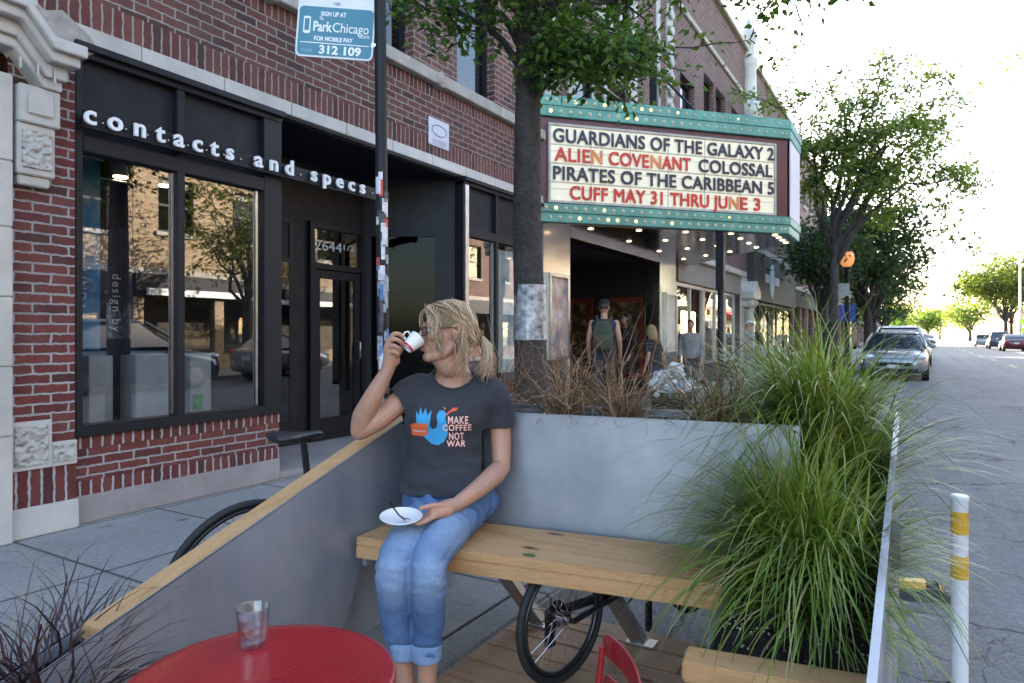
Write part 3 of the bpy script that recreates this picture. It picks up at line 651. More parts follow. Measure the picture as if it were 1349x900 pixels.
# ------------------------------------------------------------------ marquee
mq = empty('theatre_marquee', (X0, 11.8, 2.8), 0, 'projecting theatre marquee with a lettered board, teal bulb bands and maroon surround', 'marquee')
A = Vector((X0, 8.43, 0)); B = Vector((-1.774, 11.475, 0)); C = Vector((-1.774, 12.49, 0)); Dd = Vector((X0, 15.5, 0))
TEAL = mat('weathered teal enamel', (.10,.30,.24), .45, 0, .25, 5, .05, 40, dirt=.35)
MAROON = mat('maroon enamel', (.085,.018,.028), .35, 0, .35, 2.5, .05, 30, dirt=.3)
CREAM = mat('back lit letter board', (.78,.71,.51), .5, 0, .07, 3, Emission_Color=(1,.9,.65,1), Emission_Strength=.035)
LILAC = mat('pale lilac panel', (.62,.58,.66), .5, 0, .08, 2)
m = MB()
pl = [A, B, C, Dd]
def ring(off):                                        # plan outline pushed outwards
    nA = (B-A).normalized(); n1 = Vector((nA.y,-nA.x,0)); nC = (Dd-C).normalized(); n3 = Vector((nC.y,-nC.x,0))
    return [A+n1*off, B+n1*off+Vector((off*.35,-off*.0,0)), C+n3*off+Vector((off*.35,0,0)), Dd+n3*off]
def band(z0, z1, off, mt, name, par):
    m = MB(); r = ring(off); m.prism([(p.x,p.y) for p in r], (z0,z1), 'z'); return m.build(name, mt, par, bevel=.006)
body = band(3.06, 4.28, 0, MAROON, 'surround', mq)
bt1 = band(4.43, 4.575, .06, TEAL, 'bulb_band', mq); bt2 = band(4.283, 4.427, .05, TEAL, 'bulb_band', mq)
bb1 = band(2.935, 3.057, .05, TEAL, 'bulb_band', mq); bb2 = band(2.80, 2.932, .03, TEAL, 'bulb_band', mq)
m = MB(); r = ring(-.06); m.prism([(p.x,p.y) for p in r], (2.785,2.799), 'z'); sf = m.build('soffit', M['soffit'], mq)
m = MB(); m.box(B.x+.03,B.x+.045,B.y+.02,C.y-.02,3.07,4.27); m.build('end_panel', LILAC, mq)
uF = (B-A).normalized(); nF = Vector((uF.y,-uF.x,0)); LF = (B-A).length
FM = lambda s, z, o=0: MF(A + uF*s + nF*o + Vector((0,0,z)), uF, (0,0,1))
# board
s0, s1, zb, zt = .21, 3.93, 3.10, 4.16
def px_s(px):                                         # where the sight line of an image column meets the marquee face
    k = (px-674.5)/900; f = Vector((-math.sin(YAW), math.cos(YAW), 0)); rr = Vector((math.cos(YAW), math.sin(YAW), 0)); d = f+k*rr
    den = d.x*uF.y-d.y*uF.x; return (A.x*-d.y + A.y*d.x)/(uF.x*d.y-uF.y*d.x)
s0 = px_s(724); s1 = px_s(1018)
m = MB(); m.box(s0,s1,zb,zt,.004,.03,FM(0,0)); bd = m.build('letter_board', CREAM, mq)
m = MB()
rows = [zb+(zt-zb)*k/4 for k in range(5)]
for z in rows: m.box(s0,s1,z-.006,z+.006,.03,.04,FM(0,0))
for k in range(1,4): m.box(s0,s1,(rows[k-1]+rows[k])/2+.04-.003,(rows[k-1]+rows[k])/2+.04+.003,.03,.034,FM(0,0))
for k in range(7): s = s0+(s1-s0)*k/6; m.box(s-.006,s+.006,zb,zt,.0301,.036,FM(0,0))
for a,b,c,d in ((s0-.03,s0,zb-.03,zt+.03),(s1,s1+.03,zb-.03,zt+.03),(s0,s1,zb-.03,zb),(s0,s1,zt,zt+.03)): m.box(a,b,c,d,.0,.05,FM(0,0))
m.build('letter_rail', mat('board rail', (.45,.42,.36), .5), bd)
INK = mat('navy letter', (.012,.018,.05), .4, 0, .15); REDL = mat('red letter', (.62,.03,.02), .4, 0, .15); ORL = mat('faded orange letter', (.75,.25,.07), .45)
def line(txt, mt, px0, px1, row, h=.196, dz=0, mats=None):
    sa, sb = px_s(px0), px_s(px1)
    t = text_mb(txt, h/.73, .010, 0, 1.04, 'LEFT'); fit_width(t, sb-sa-.012, .006); b_ = MB()
    for k, (dx, dy) in enumerate(((0,0),(-.006,-.005),(.006,-.005),(.006,.005),(-.006,.005))): b_.add([(p[0]+dx,p[1]+dy,p[2]+.0006*k) for p in t.v], t.f)   # heavy face
    place(b_, FM(sa, rows[row]+.032+dz, .046)).build('lettering', mt, bd)
line('GUARDIANS OF THE GALAXY 2', INK, 727, 1017, 3)
line('ALIE', REDL, 729, 776, 2); line('N', ORL, 778, 792, 2); line('COVE', REDL, 800, 853, 2); line('N', ORL, 855, 869, 2); line('ANT', REDL, 870, 908, 2); line('COLOSSAL', INK, 918, 1015, 2)
line('PIRATES OF THE CARIBBEAN 5', INK, 727, 1017, 1)
line('CUFF MAY 31 THRU JU', REDL, 749, 956, 0); line('N', ORL, 958, 971, 0); line('E 3', REDL, 973, 999, 0)
# bulbs: one mesh shared by all; 100 single parts, the rest as one
bulbm = MB().ell((0,0,.010), (.017,.017,.017), 6, 10).lathe([(.027,0),(.025,.006),(.018,.008)], 12)
LIT = glow('lit bulb', (1,.62,.25), .45); UNLIT = mat('unlit bulb', (.8,.62,.35), .15, 0, .1)
pl_ = bulbm.mesh('bulb'); pl_.materials.append(UNLIT); pb = bulbm.mesh('bulb'); pb.materials.append(LIT)
for p in list(pl_.polygons)+list(pb.polygons): p.use_smooth = True
n = 0; rest = MB()
for bnd, z, off in ((bt1,4.503,.061),(bt2,4.355,.051),(bb1,2.996,.051),(bb2,2.866,.031)):
    for k in range(28):
        s = .09+(LF-.15)*k/27 + (.07 if bnd in (bt2,bb2) and k < 27 else 0)
        MM = FM(s, z, off)
        if k < 25:
            o = bpy.data.objects.new('bulb', pb if random.random() < .14 else pl_); COL.objects.link(o); o.matrix_basis = MM
            o.parent = bnd; o.matrix_parent_inverse = wm(bnd).inverted()
        else: rest.add(bulbm.v, bulbm.f, MM)
rest.build('bulb', UNLIT, bt1, kind='stuff')
# soffit lamps
LW = glow('soffit lamp', (1,.74,.42), 1.1)
for i in range(4):
    for j in range(5):
        u = (j+.7)/5; lo = A.lerp(B, u); v = (i+.3)/4
        x = X0 + (lo.x-X0)*1.0; far = Vector((lo.x, 23.95-lo.y, 0)); q = lo.lerp(far, v)
        m = MB(); m.lathe([(.0,2.772),(.03,2.775),(.045,2.784)], 12, T(q.x,q.y,0), cap=False); m.build('lamp', LW, sf)
# stays from the wall
m = MB()
for a, b in (((X0,8.9,5.3),(X0+.9,9.9,4.58)),((X0,11.5,6.6),(-2.9,11.9,4.58)),((X0,9.6,5.9),(-3.6,10.2,4.58))): m.tube([a,b], .022, 8)
m.box(-3.62,-3.5,10.3,10.4,4.57,5.4); m.build('stay', M['black'], mq)
pt = empty('steel_post', (-2.61, 10.66, 0), 0, 'slim black steel post standing under the marquee edge', 'post')
m = MB(); m.tube([(-2.61,10.66,0),(-2.61,10.66,2.78)], .045, 10); m.build('shaft', M['black'], pt, smooth=40)
m = MB(); m.tube([(-2.61,10.66,0),(-2.61,10.66,.08)], .1, 10); m.box(-2.67,-2.55,10.6,10.72,1.9,2.78); m.build('base_plate', M['black'], pt)
# ------------------------------------------------------------------ parklet
STEEL = None
def steel_mat():
    t = NT('grey painted steel'); c = t.coord()
    n = t.noise(c, 2.2, 7, .62); f = t.noise(c, 40, 4)
    col = t.ramp(n, [(.3, (.28,.305,.36)), (.5, (.36,.38,.435)), (.68, (.46,.48,.53))])
    vo = t.n('ShaderNodeTexVoronoi'); vo.inputs['Scale'].default_value = 6; t.l(c, vo.inputs['Vector'])
    sp = t.mix(1.0, t.ramp(vo.outputs['Distance'], [(.03, (1,1,1)), (.07, (0,0,0))]), t.ramp(t.noise(c, 2.4, 2), [(.55, (0,0,0)), (.6, (1,1,1))]), 'MULTIPLY')
    col = t.mix(t.math('MULTIPLY', sp, .7), col, (.08,.09,.1))
    sc = t.ramp(t.noise(t.coord(scale=(3,3,40), rot=(.3,.2,.1)), 2.2, 3, .8), [(.66,(0,0,0)),(.70,(1,1,1))]); col = t.mix(t.math('MULTIPLY', sc, .22), col, (.55,.57,.6))
    st = t.ramp(t.noise(t.coord(scale=(9,9,1.2)), 1, 6, .7), [(.45, (0,0,0)), (.8, (1,1,1))])
    col = t.mix(t.math('MULTIPLY', st, .45), col, (.47,.49,.53))
    return t.done(t.bsdf(col, t.math('ADD', t.math('MULTIPLY', n, .35), .24), .6, t.bump(f, .06, .002)))
STEEL = steel_mat()
EDGE = mat('bright cut steel edge', (.36,.38,.42), .4, .6, .1)
SOIL = mat('dark potting soil', (.035,.025,.02), .95, 0, .5, 30, 1.0, 60, .02)
CEDAR = wood('cedar board', (.57,.32,.14), (.46,.24,.095), 0)
CEDARY = wood('cedar cap board', (.59,.35,.16), (.47,.26,.11), 1)
DECKW = wood('deck board', (.46,.27,.15), (.36,.21,.12), 0, dirty=.45)
ALU = M['silver']
a8 = R(8.5); BU = Vector((math.cos(a8), math.sin(a8), 0)); BV = Vector((-math.sin(a8), math.cos(a8), 0)); BO = Vector((-1.763, 1.836, 0))
FB = MF(BO, BU, BV)                                   # bench frame: x along the bench, y towards its back wall
pk = empty('parklet', (-.9, 1.6, 0), 0, 'grey steel and cedar parklet enclosure with sloping sides built on the street beside the kerb', 'parklet')
m = MB(); y = -2.2
rng = random.Random(3)
while y < 2.62:
    x = -1.455
    joints = sorted([-1.455, -.095] + [rng.uniform(-1.1, -.4)])
    for p, q in zip(joints, joints[1:]): m.box(p+.002, q-.002, y, y+.132, -.045, 0+rng.uniform(-.002,.002), RZ(0))
    y += .139
m.build('deck', DECKW, pk, bevel=.004)
m = MB()
for x in (-1.4,-.8,-.2): m.box(x, x+.06, -2.2, 2.6, ROADZ, -.047)
m.build('joist', M['black'], pk)
# left side: two sloping plates, cedar cap, trough
zin = lambda y: .46 + .345*(y-.965)
XL = -1.77
yl = 2.235
plate = [(-.3,.03),(1.75,.03),(1.9,.38),(yl,.40),(yl,.892),(yl-.03,zin(yl-.03)),(-.3,zin(-.3))]
m = MB(); m.prism(plate, (XL-.006, XL)); m.build('side_panel', STEEL, pk)
pl2 = [(-.3,.03),(2.6,.03),(2.6,.892),(yl+.1,.892),(yl,.88),(-.3,zin(-.3)-.02)]
m = MB(); m.prism(pl2, (XL-.11, XL-.104)); m.build('side_panel', STEEL, pk)
m = MB(); ys = [.955, 1.5, 2.12]
m.prism([(.955,zin(.955)-.045),(2.2,zin(2.2)-.045),(2.2,zin(2.2)-.008),(.955,zin(.955)-.008)], (XL-.1035, XL-.0065)); m.build('timber_cap', CEDARY, pk, bevel=.003)
m = MB(); m.box(XL-.103, XL-.007, -.3, 1.2, .0, .28); m.build('trough_soil', SOIL, pk)
# back planter behind the bench
def bx(m, s0, s1, t0, t1, z0, z1): return m.box(s0, s1, t0, t1, z0, z1, FB)
m = MB(); bx(m, .02, 1.50, .395, .401, .40, .893); bx(m, .02, 1.50, .72, .726, .40, .893); bx(m, .02,.026,.402,.719,.40,.893); bx(m, 1.494,1.50,.402,.719,.40,.893); bx(m, .027,1.493,.402,.719,.44,.446); m.build('planter_box', STEEL, pk)
m = MB(); bx(m, .02,1.50,.393,.412,.8935,.8985); bx(m, .02,1.50,.71,.74,.8935,.8985); m.build('planter_rim', EDGE, pk)
m = MB()
N = 40
for i in range(N):
    for j in range(8):
        q = []
        for (di, dj) in ((0,0),(1,0),(1,1),(0,1)):
            s = .03+1.46*(i+di)/N; t = .403+.315*(j+dj)/8
            q.append(FB @ Vector((s, t, .862+.018*mnoise.noise(Vector((s*14,t*14,0))))))
        m.quad(*q)
m.build('planter_soil', SOIL, pk, smooth=True)
m = MB()
for k in range(260):
    s = rng.uniform(.03,1.48); t = rng.uniform(.41,.71); q = FB @ Vector((s,t,.868)); r = rng.uniform(.004,.012); m.ell(q, (r,r*rng.uniform(.5,1),r*.6), 4, 6)
m.build('bark_chips', mat('bark chips', (.10,.07,.05), .9, 0, .5, 40), pk, kind='stuff')
# right planter
zout = lambda y: .54 + .171*(y-1.45); zinn = lambda y: .37 + .31*(y-1.87)
XR0, XR1 = -.492, -.07
m = MB(); m.prism([(1.42,ROADZ+.02),(3.35,ROADZ+.02),(3.35,zout(3.35)),(1.42,zout(1.42))], (XR1-.006, XR1)); m.build('side_panel', STEEL, pk)
m = MB(); m.prism([(1.86,.05),(2.40,.05),(2.40,zinn(2.4)),(1.86,zinn(1.86))], (XR0, XR0+.006)); m.build('inner_panel', STEEL, pk)
m = MB()
P = [(1.42,zout(1.42)),(3.35,zout(3.35))]
m.prism([(P[0][0],P[0][1]+.001),(P[1][0],P[1][1]+.001),(P[1][0],P[1][1]+.006),(P[0][0],P[0][1]+.006)], (XR1-.014, XR1+.004))
m.prism([(1.86,zinn(1.86)+.001),(2.4,zinn(2.4)+.001),(2.4,zinn(2.4)+.005),(1.86,zinn(1.86)+.005)], (XR0-.002, XR0+.010)); m.build('panel_edge', EDGE, pk)
m = MB(); m.box(XR0-.1, XR1-.007, 3.33, 3.345, ROADZ+.03, .8); m.build('end_panel', STEEL, pk)
m = MB(); N = 40
zs = lambda x, y: (zinn(y)*(XR1-x)+zout(y)*(x-XR0))/(XR1-XR0) - .06 if y < 2.4 else .52
soilz = lambda x, y: min(zinn(y)-.03, .60) + .03*mnoise.noise(Vector((x*11,y*11,3)))
for i in range(N):
    for j in range(12):
        q = []
        for di, dj in ((0,0),(0,1),(1,1),(1,0)):
            y = 1.80+1.52*(i+di)/N; x = XR0+.007+(XR1-.014-XR0)*(j+dj)/12; q.append((x, y, soilz(x,y)))
        m.quad(*q)
m.build('planter_soil', SOIL, pk, smooth=True)
m = MB()
for k in range(240):
    x = rng.uniform(XR0+.02,XR1-.02); y = rng.uniform(1.85,2.5); r = rng.uniform(.0015,.004); m.ell((x,y,soilz(x,y)+.001), (r,r,r), 4, 6)
m.build('perlite', mat('perlite specks', (.55,.55,.52), .9), pk, kind='stuff')
a10 = R(9.4); FT = MF((-.537,1.757,0), (math.cos(a10),math.sin(a10),0), (-math.sin(a10),math.cos(a10),0))
m = MB(); m.box(.02,.445,-.1,0,.345,.395,FT); m.build('end_timber', CEDAR, pk, bevel=.005)
t = NT('sawn timber end'); c = t.coord(scale=(3.2,1,3.2)); wv = t.n('ShaderNodeTexWave', wave_type='RINGS', rings_direction='Y'); wv.inputs['Scale'].default_value = 3.4; wv.inputs['Distortion'].default_value = 3; wv.inputs['Detail'].default_value = 3
mp = t.n('ShaderNodeMapping'); mp.inputs['Location'].default_value = (1.35,0,-.95); t.l(c, mp.inputs[0]); t.l(mp.outputs[0], wv.inputs['Vector'])
ENDG = t.done(t.bsdf(t.mix(.5, t.ramp(wv.outputs['Fac'], [(.2,(.30,.15,.05)),(.6,(.52,.31,.14))]), t.ramp(t.noise(t.coord(),8,5), [(.3,(.4,.22,.1)),(.7,(.55,.36,.18))])), .6))
m = MB(); m.box(.022,.2,-.098,-.004,.1,.342,FT); m.box(.204,.443,-.098,-.004,.1,.342,FT); m.build('end_block', ENDG, pk, bevel=.006)
m = MB(); m.box(XR1+.005, XR1+.028, 2.185, 2.215, .55, .685); m.build('edge_bracket', mat('galvanised bracket', (.12,.115,.11), .6), pk)
m = MB(); m.box(XL-.0003, XL+.0022, .872, .878, .05, zin(.875)-.01); m.build('panel_seam', EDGE, pk)
# bench
bn = empty('timber_bench', (BO.x+.6, BO.y+.2, 0), a8, 'long cedar plank bench on slanted aluminium brackets along the grey back wall', 'bench')
for k, (t0, t1) in enumerate(((.002,.122),(.124,.236),(.238,.35))):
    m = MB(); bx(m, .012, 1.285, t0, t1, .44, .47); m.build('seat_plank', CEDAR, bn, bevel=.004)
m = MB(); bx(m, .012,1.285,.001,.036,.394,.4395); m.build('front_rail', CEDAR, bn, bevel=.003)
m = MB(); bx(m, .012,1.285,.315,.35,.394,.4395); m.build('back_rail', CEDAR, bn, bevel=.003)
m = MB(); bx(m, .012,.046,.037,.314,.394,.4395); m.build('end_rail', CEDAR, bn, bevel=.003)
for (xa, ya, xb, yb) in ((-1.49,2.235,-1.345,2.47),(-1.06,2.30,-.93,2.52)):
    m = MB(); d = Vector((xb-xa, yb-ya, -.39)); n_ = Vector((.9,-.4,0)).normalized()
    w1 = Vector((.026,.008,0)); p, q = Vector((xa,ya,.392)), Vector((xb,yb,.004)); th = Vector((0,.05,0))
    v = [p-w1,p+w1,p+w1+th,p-w1+th,q-w1,q+w1,q+w1+th,q-w1+th]; m.add(v, [(0,1,2,3),(4,5,6,7),(0,1,5,4),(1,2,6,5),(2,3,7,6),(3,0,4,7)])
    o = m.build('leg', ALU, bn, bevel=.003)
    m = MB(); m.box(xb-.05,xb+.06,yb-.01,yb+.06,.0035,.010); m.build('foot_plate', ALU, o)
m = MB(); bx(m, .02,.04,.03,.06,.36,.393); m.build('bolt', ALU, bn)
lf = MB(); q = Vector((-1.109,1.976,.4715))
lf.add([q+Vector(p) for p in ((-.028,0,0),(-.01,.011,.003),(.012,.010,.004),(.03,.0,.001),(.012,-.010,.003),(-.01,-.011,.002))], [(0,1,2,3),(0,3,4,5)])
lf.build('fallen_leaf', mat('green leaf', (.07,.17,.04), .5), label='small green leaf lying on the bench top', cat='leaf')
# ------------------------------------------------------------------ table, chair, glass
REDP = mat('red powder coat', (.33,.010,.016), .3, 0, .12, 5, .05, 140, .001, dirt=.12, Coat_Weight=.25, Coat_Roughness=.2)
TC = Vector((-1.117,.9065,0)); TR = .263; TZ = .52
tb = empty('bistro_table', TC, 0, 'round red metal bistro table holding a water glass', 'table')
m = MB(); m.lathe([(0,TZ-.012),(TR-.02,TZ-.012),(TR-.004,TZ-.028),(TR,TZ-.026),(TR+.0015,TZ-.010),(TR-.001,TZ-.003),(TR-.006,TZ),(TR-.03,TZ-.0006),(0,TZ-.0004)], 96, T(*TC), cap=False); m.build('table_top', REDP, tb, smooth=50)
for k in range(3):
    a = 2*math.pi*k/3+.4; m = MB(); m.tube([TC+Vector((.03*math.cos(a),.03*math.sin(a),TZ-.03)), TC+Vector((.05*math.cos(a),.05*math.sin(a),.3)), TC+Vector((.22*math.cos(a),.22*math.sin(a),.012))], .011, 8); m.build('leg', REDP, tb, smooth=40)
ch = empty('bistro_chair', (-.5,1.25,0), 0, 'red metal bistro chair with curved back slats by the bottom edge of the photo', 'chair')
cu = Vector((.56,-.828,0)); cn = Vector((-.828,-.56,0)); co = Vector((-.632,1.487,0))
def slat(z0, z1, bow):
    m = MB(); r1 = []
    for k in range(17):
        u = k/16; c = co + cu*(.36*u) + cn*(bow*4*u*(1-u))
        e = min(u, 1-u)/.06; hh = (z1-z0)/2*min(1, .35+.65*e); zc = (z0+z1)/2 + (.012*4*u*(1-u))
        r1.append([c+Vector((0,0,zc-hh)), c+cn*.004+Vector((0,0,zc-hh)), c+cn*.004+Vector((0,0,zc+hh)), c+Vector((0,0,zc+hh))])
    return m.loft(r1)
slat(.452,.507,-.028).build('back_slat', REDP, ch); slat(.36,.412,-.028).build('back_slat', REDP, ch)
for u in (.03,.33):
    p = co + cu*u + cn*.01
    m = MB(); m.tube([p+Vector((0,0,.485)), p+cn*.02+Vector((0,0,.3)), p+cn*.3+Vector((0,0,.0))], .008, 8); m.tube([p+cn*.26+Vector((0,0,.27)), p+cn*-.06+Vector((0,0,.0))], .008, 8); m.build('leg', REDP, ch, smooth=40)
for k in range(6):
    m = MB(); p = co+cn*(.03+.045*k); d_ = [p, p+cu*.36]; m.add([p+Vector((0,0,.275)), p+cu*.36+Vector((0,0,.275)), p+cu*.36+cn*.035+Vector((0,0,.275)), p+cn*.035+Vector((0,0,.275)), p+Vector((0,0,.281)), p+cu*.36+Vector((0,0,.281)), p+cu*.36+cn*.035+Vector((0,0,.281)), p+cn*.035+Vector((0,0,.281))], [(0,1,2,3),(4,5,6,7),(0,1,5,4),(1,2,6,5),(2,3,7,6),(3,0,4,7)]); m.build('seat_slat', REDP, ch)
t = NT('clear tumbler glass'); GLS = glass('clear tumbler glass', 1.45, (.95,.96,.97), .0, .06, 2.6, False)
GP = T(-1.2557,.9986,TZ)
gl = empty('water_glass', (-1.2557,.9986,TZ), 0, 'clear tumbler of iced water standing on the red table', 'glass')
m = MB(); m.lathe([(0,.001),(.026,.001),(.0285,.004),(.031,.03),(.0362,.084),(.0352,.0845),(.034,.082),(.0285,.03),(.026,.012),(0,.011)], 40, GP, cap=False); m.build('tumbler', GLS, gl, smooth=40)
WAT = glass('water', 1.33, (.95,.96,.97), .0, .03, 3, False)
m = MB(); m.lathe([(0,.0115),(.0255,.0125),(.0282,.03),(.0312,.062),(0,.062)], 32, GP, cap=False); m.build('water', WAT, gl, smooth=40)
ICE = mat('cloudy ice', (.8,.82,.85), .25, 0, .08, 60, .4, 150, .003, Transmission_Weight=.55)
for k in range(3):
    m = MB(); aa = k*2.1; m.box(-.009,.009,-.008,.008,-.008,.008, GP @ T(.014*math.cos(aa),.014*math.sin(aa),.03+.007*k) @ RX(k*.9) @ RZ(k*.7)); m.build('ice_cube', glass('ice', 1.5, (.93,.95,.96), .02, .16, 2.5, False), gl, bevel=.002)
# ------------------------------------------------------------------ bicycles
TYRE = mat('black rubber', (.018,.018,.018), .7, 0, .2); RIM = mat('dark rim', (.06,.06,.065), .3, .7); RUB = mat('black saddle', (.02,.02,.022), .45)
BFR = mat('black frame paint', (.02,.02,.022), .3); CHR = mat('chrome', (.6,.6,.62), .2, 1, .05); CLR = mat('red clamp', (.5,.03,.02), .35)
def wheel(par, c, r, hub=.05):
    m = MB(); m.torus(r-.014, .014, 64, 10, T(*c)); w_ = m.build('wheel', TYRE, par, smooth=True, local=True)
    m = MB(); m.torus(r-.036, .009, 64, 8, T(*c) @ SC(1,1.2,1)); m.build('rim', RIM, w_, smooth=True, local=True)
    m = MB()
    for k in range(28):
        a = 2*math.pi*k/28; b = a + (.5 if k % 2 else -.5); s = .022 if (k//2) % 2 else -.022
        m.tube([(c[0]+hub*.45*math.cos(b), c[1]+s, c[2]+hub*.45*math.sin(b)), (c[0]+(r-.04)*math.cos(a), c[1], c[2]+(r-.04)*math.sin(a))], .0011, 4, False)
    m.build('spokes', CHR, w_, local=True, raw=True)
    m = MB(); m.tube([(c[0],-.04,c[2]),(c[0],-.022,c[2]),(c[0],-.02,c[2]),(c[0],.02,c[2]),(c[0],.022,c[2]),(c[0],.04,c[2])], [.01,.012,.024,.024,.012,.01], 12); m.build('hub', CHR, w_, smooth=40, local=True)
    return w_
def bicycle(name, lb, loc, rz, lean, r, low=False):
    b = empty(name, loc, 0, lb, 'bicycle'); b.rotation_euler = (lean, 0, rz)
    wb = 1.02 if not low else .86
    wheel(b, (0,0,r), r); wheel(b, (wb,0,r), r)
    m = MB(); bb = (.42,0,r-.05 if not low else r)
    if low:
        m.tube([(0,.05,r),bb,(wb-.12,0,.3),(wb-.04,0,.34)], .017, 10); m.tube([(0,-.05,r),bb], .01, 8); m.tube([(wb-.04,0,.36),(wb-.03,.05,.3),(wb,.05,r)], .012, 8)
        m.tube([(wb-.03,-.05,.3),(wb,-.05,r)], .011, 8)
    else:
        st = (.26,0,.62); hd = (.80,0,.66)
        m.tube([bb, st], .015, 10); m.tube([st, hd], .014, 10); m.tube([bb,(.83,0,.56)], .017, 10); m.tube([(.79,0,.70),(.845,0,.54)], .018, 10)
        for s in (-1,1): m.tube([(0,s*.06,r),(.06,s*.05,r+.02),st], .007, 8); m.tube([(0,s*.06,r),bb], .008, 8); m.tube([(.85,s*.03,.52),(.86,s*.05,.48),(wb,s*.05,r)], .010, 8)
    m.build('frame', BFR, b, smooth=40, local=True)
    m = MB(); m.torus(.085,.004,32,6,T(bb[0],.045,bb[2])); m.tube([(bb[0],-.06,bb[2]),(bb[0],.06,bb[2])], .014, 10); m.box(bb[0]-.012,bb[0]+.012,.06,.075,bb[2]-.0,bb[2]+.15 if low else bb[2]+.17); m.box(bb[0]-.012,bb[0]+.012,-.075,-.06,bb[2]-.15,bb[2]); m.build('crankset', BFR, b, local=True)
    m = MB(); m.tube([(0,.03,r),(0,.05,r)], [.05,.03], 16); m.box(-.02,.02,.05,.065,r-.12,r+.01); m.build('gear', BFR, b, local=True)
    if not low:
        m = MB(); m.tube([(.26,0,.6),(.215,0,.81)], .0135, 10); m.build('seat_post', BFR, b, smooth=40, local=True)
        m = MB(); m.tube([(.264,0,.605),(.259,0,.645)], .021, 12); m.build('clamp', CLR, b, local=True)
        m = MB()
        rings = []
        for x, wd, th, z in ((.09,.035,.014,.802),(.1,.062,.024,.803),(.14,.068,.028,.804),(.19,.052,.026,.799),(.24,.028,.022,.797),(.32,.019,.02,.797),(.36,.016,.018,.795),(.372,.009,.010,.792)):
            rings.append([((x-.2)*.8+.165, .85*wd*math.cos(t_), z+.028+th*(math.sin(t_)*(.6 if math.sin(t_) > 0 else .9))) for t_ in [2*math.pi*k/16 for k in range(16)]])
        m.loft(rings); m.build('saddle', RUB, b, smooth=True, local=True)
        m = MB(); m.tube([(.82,0,.69),(.80,0,.78)], .014, 10); m.tube([(.80,0,.78),(.86,0,.80)], .013, 10); m.tube([(.86,-.2,.8),(.86,0,.8),(.86,.2,.8)], .012, 10); m.build('handlebar', BFR, b, smooth=40, local=True)
    return b
bicycle('bicycle', 'black bicycle leaning outside the sloping cedar capped panel, its rear wheel showing', (-2.15,1.64,0), R(83), R(7), .305)
bicycle('bicycle', 'low black bicycle with its small wheel poking out under the bench', (-1.058,2.12,.004), R(75), 0, .221, True)
# ------------------------------------------------------------------ street pole and parking sign
pole = empty('sign_pole', (-2.09,2.37,0), 0, 'black steel street pole plastered with stickers beside the sidewalk bicycle', 'pole')
PX = lambda z: Vector((-2.068-.012*z, 2.36, z))
m = MB(); m.tube([PX(0),PX(1.2),PX(2.4),PX(4.2)], .0265, 20); m.build('shaft', M['black'], pole, smooth=50)
m = MB(); m.lathe([(.07,0),(.07,.012),(.04,.03),(.03,.06)], 20, T(*PX(0))); m.build('base_flange', M['black'], pole)
rng = random.Random(11); sm = [mat('white sticker', (.62,.63,.66), .5, 0, .2, 60), mat('grey sticker', (.3,.33,.38), .5, 0, .6, 50), mat('black sticker', (.05,.05,.055), .5, 0, .5, 60), mat('red sticker', (.5,.05,.04), .5), mat('blue sticker', (.08,.2,.45), .5, 0, .4, 60), mat('yellow sticker', (.65,.5,.05), .5)]
z = .86
k = 0
while z < 1.92:
    h = rng.uniform(.035,.085); nS = rng.choice((1,2,2))
    for q in range(nS):
        a0 = rng.uniform(-1.7,.3); da = rng.uniform(.6,1.3); zz = z+rng.uniform(-.01,.01); m = MB(); v = []
        for i in range(7):
            a = a0+da*i/6
            for jz in (zz, zz+h): p = PX(jz); v.append((p.x+(.0273+.0003*q)*math.cos(a-.5), p.y+(.0273+.0003*q)*math.sin(a-.5), jz))
        m.add(v, [(2*i,2*i+2,2*i+3,2*i+1) for i in range(6)])
        m.build('sticker', rng.choices(sm, (6,5,4,1,1,.4))[0], pole)
    z += h*rng.uniform(.45,.85)
sO = Vector((-2.425,2.155,2.467)); sU = Vector((.30,.18,-.026)).normalized(); sV = (Vector((0,0,1)) - sU*sU.z).normalized(); FS = MF(sO, sU, sV)
ps = empty('parking_sign', sO, 0, 'teal and white mobile parking payment sign held on the black street pole', 'sign')
def rrect(m, x0, x1, y0, y1, r, z0, z1, F):
    pts = []
    for cx, cy, a0 in ((x1-r,y1-r,0),(x0+r,y1-r,90),(x0+r,y0+r,180),(x1-r,y0+r,270)):
        pts += [(cx+r*math.cos(R(a0+15*k)), cy+r*math.sin(R(a0+15*k))) for k in range(7)]
    return m.prism(pts, (z0,z1), 'z', F)
WS = .352
m = MB(); rrect(m, 0, WS, 0, .52, .025, -.004, 0, FS); m.build('board', mat('white sign enamel', (.72,.73,.76), .35, 0, .04), ps)
TL = mat('teal sign film', (.035,.19,.26), .35, 0, .08)
m = MB(); rrect(m, .008, WS-.008, .008, .228, .02, .0005, .0015, FS); m.build('teal_field', TL, ps)
def stext(txt, x, y, size, wd=None, bold=0, mt=None):
    t = text_mb(txt, size, .0008, bold, 1.0, 'LEFT')
    if wd: fit_width(t, wd, 0)
    place(t, FS @ T(x, y, .0022)).build('lettering', mt or M['letter_white'], ps)
stext('SIGN UP AT', .105, .188, .028, .115, .0008); stext('Park', .075, .118, .062, .085, .0018); stext('Chicago', .163, .118, .062, .163, .0002); stext('.com', .285, .098, .03, .045)
stext('FOR MOBILE PAY', .082, .075, .027, .175, .0008); stext('ZONE', .028, .021, .018, .05, 0, mat('pale teal print', (.3,.5,.55), .5)); stext('312 109', .108, .018, .052, .19, .0018)
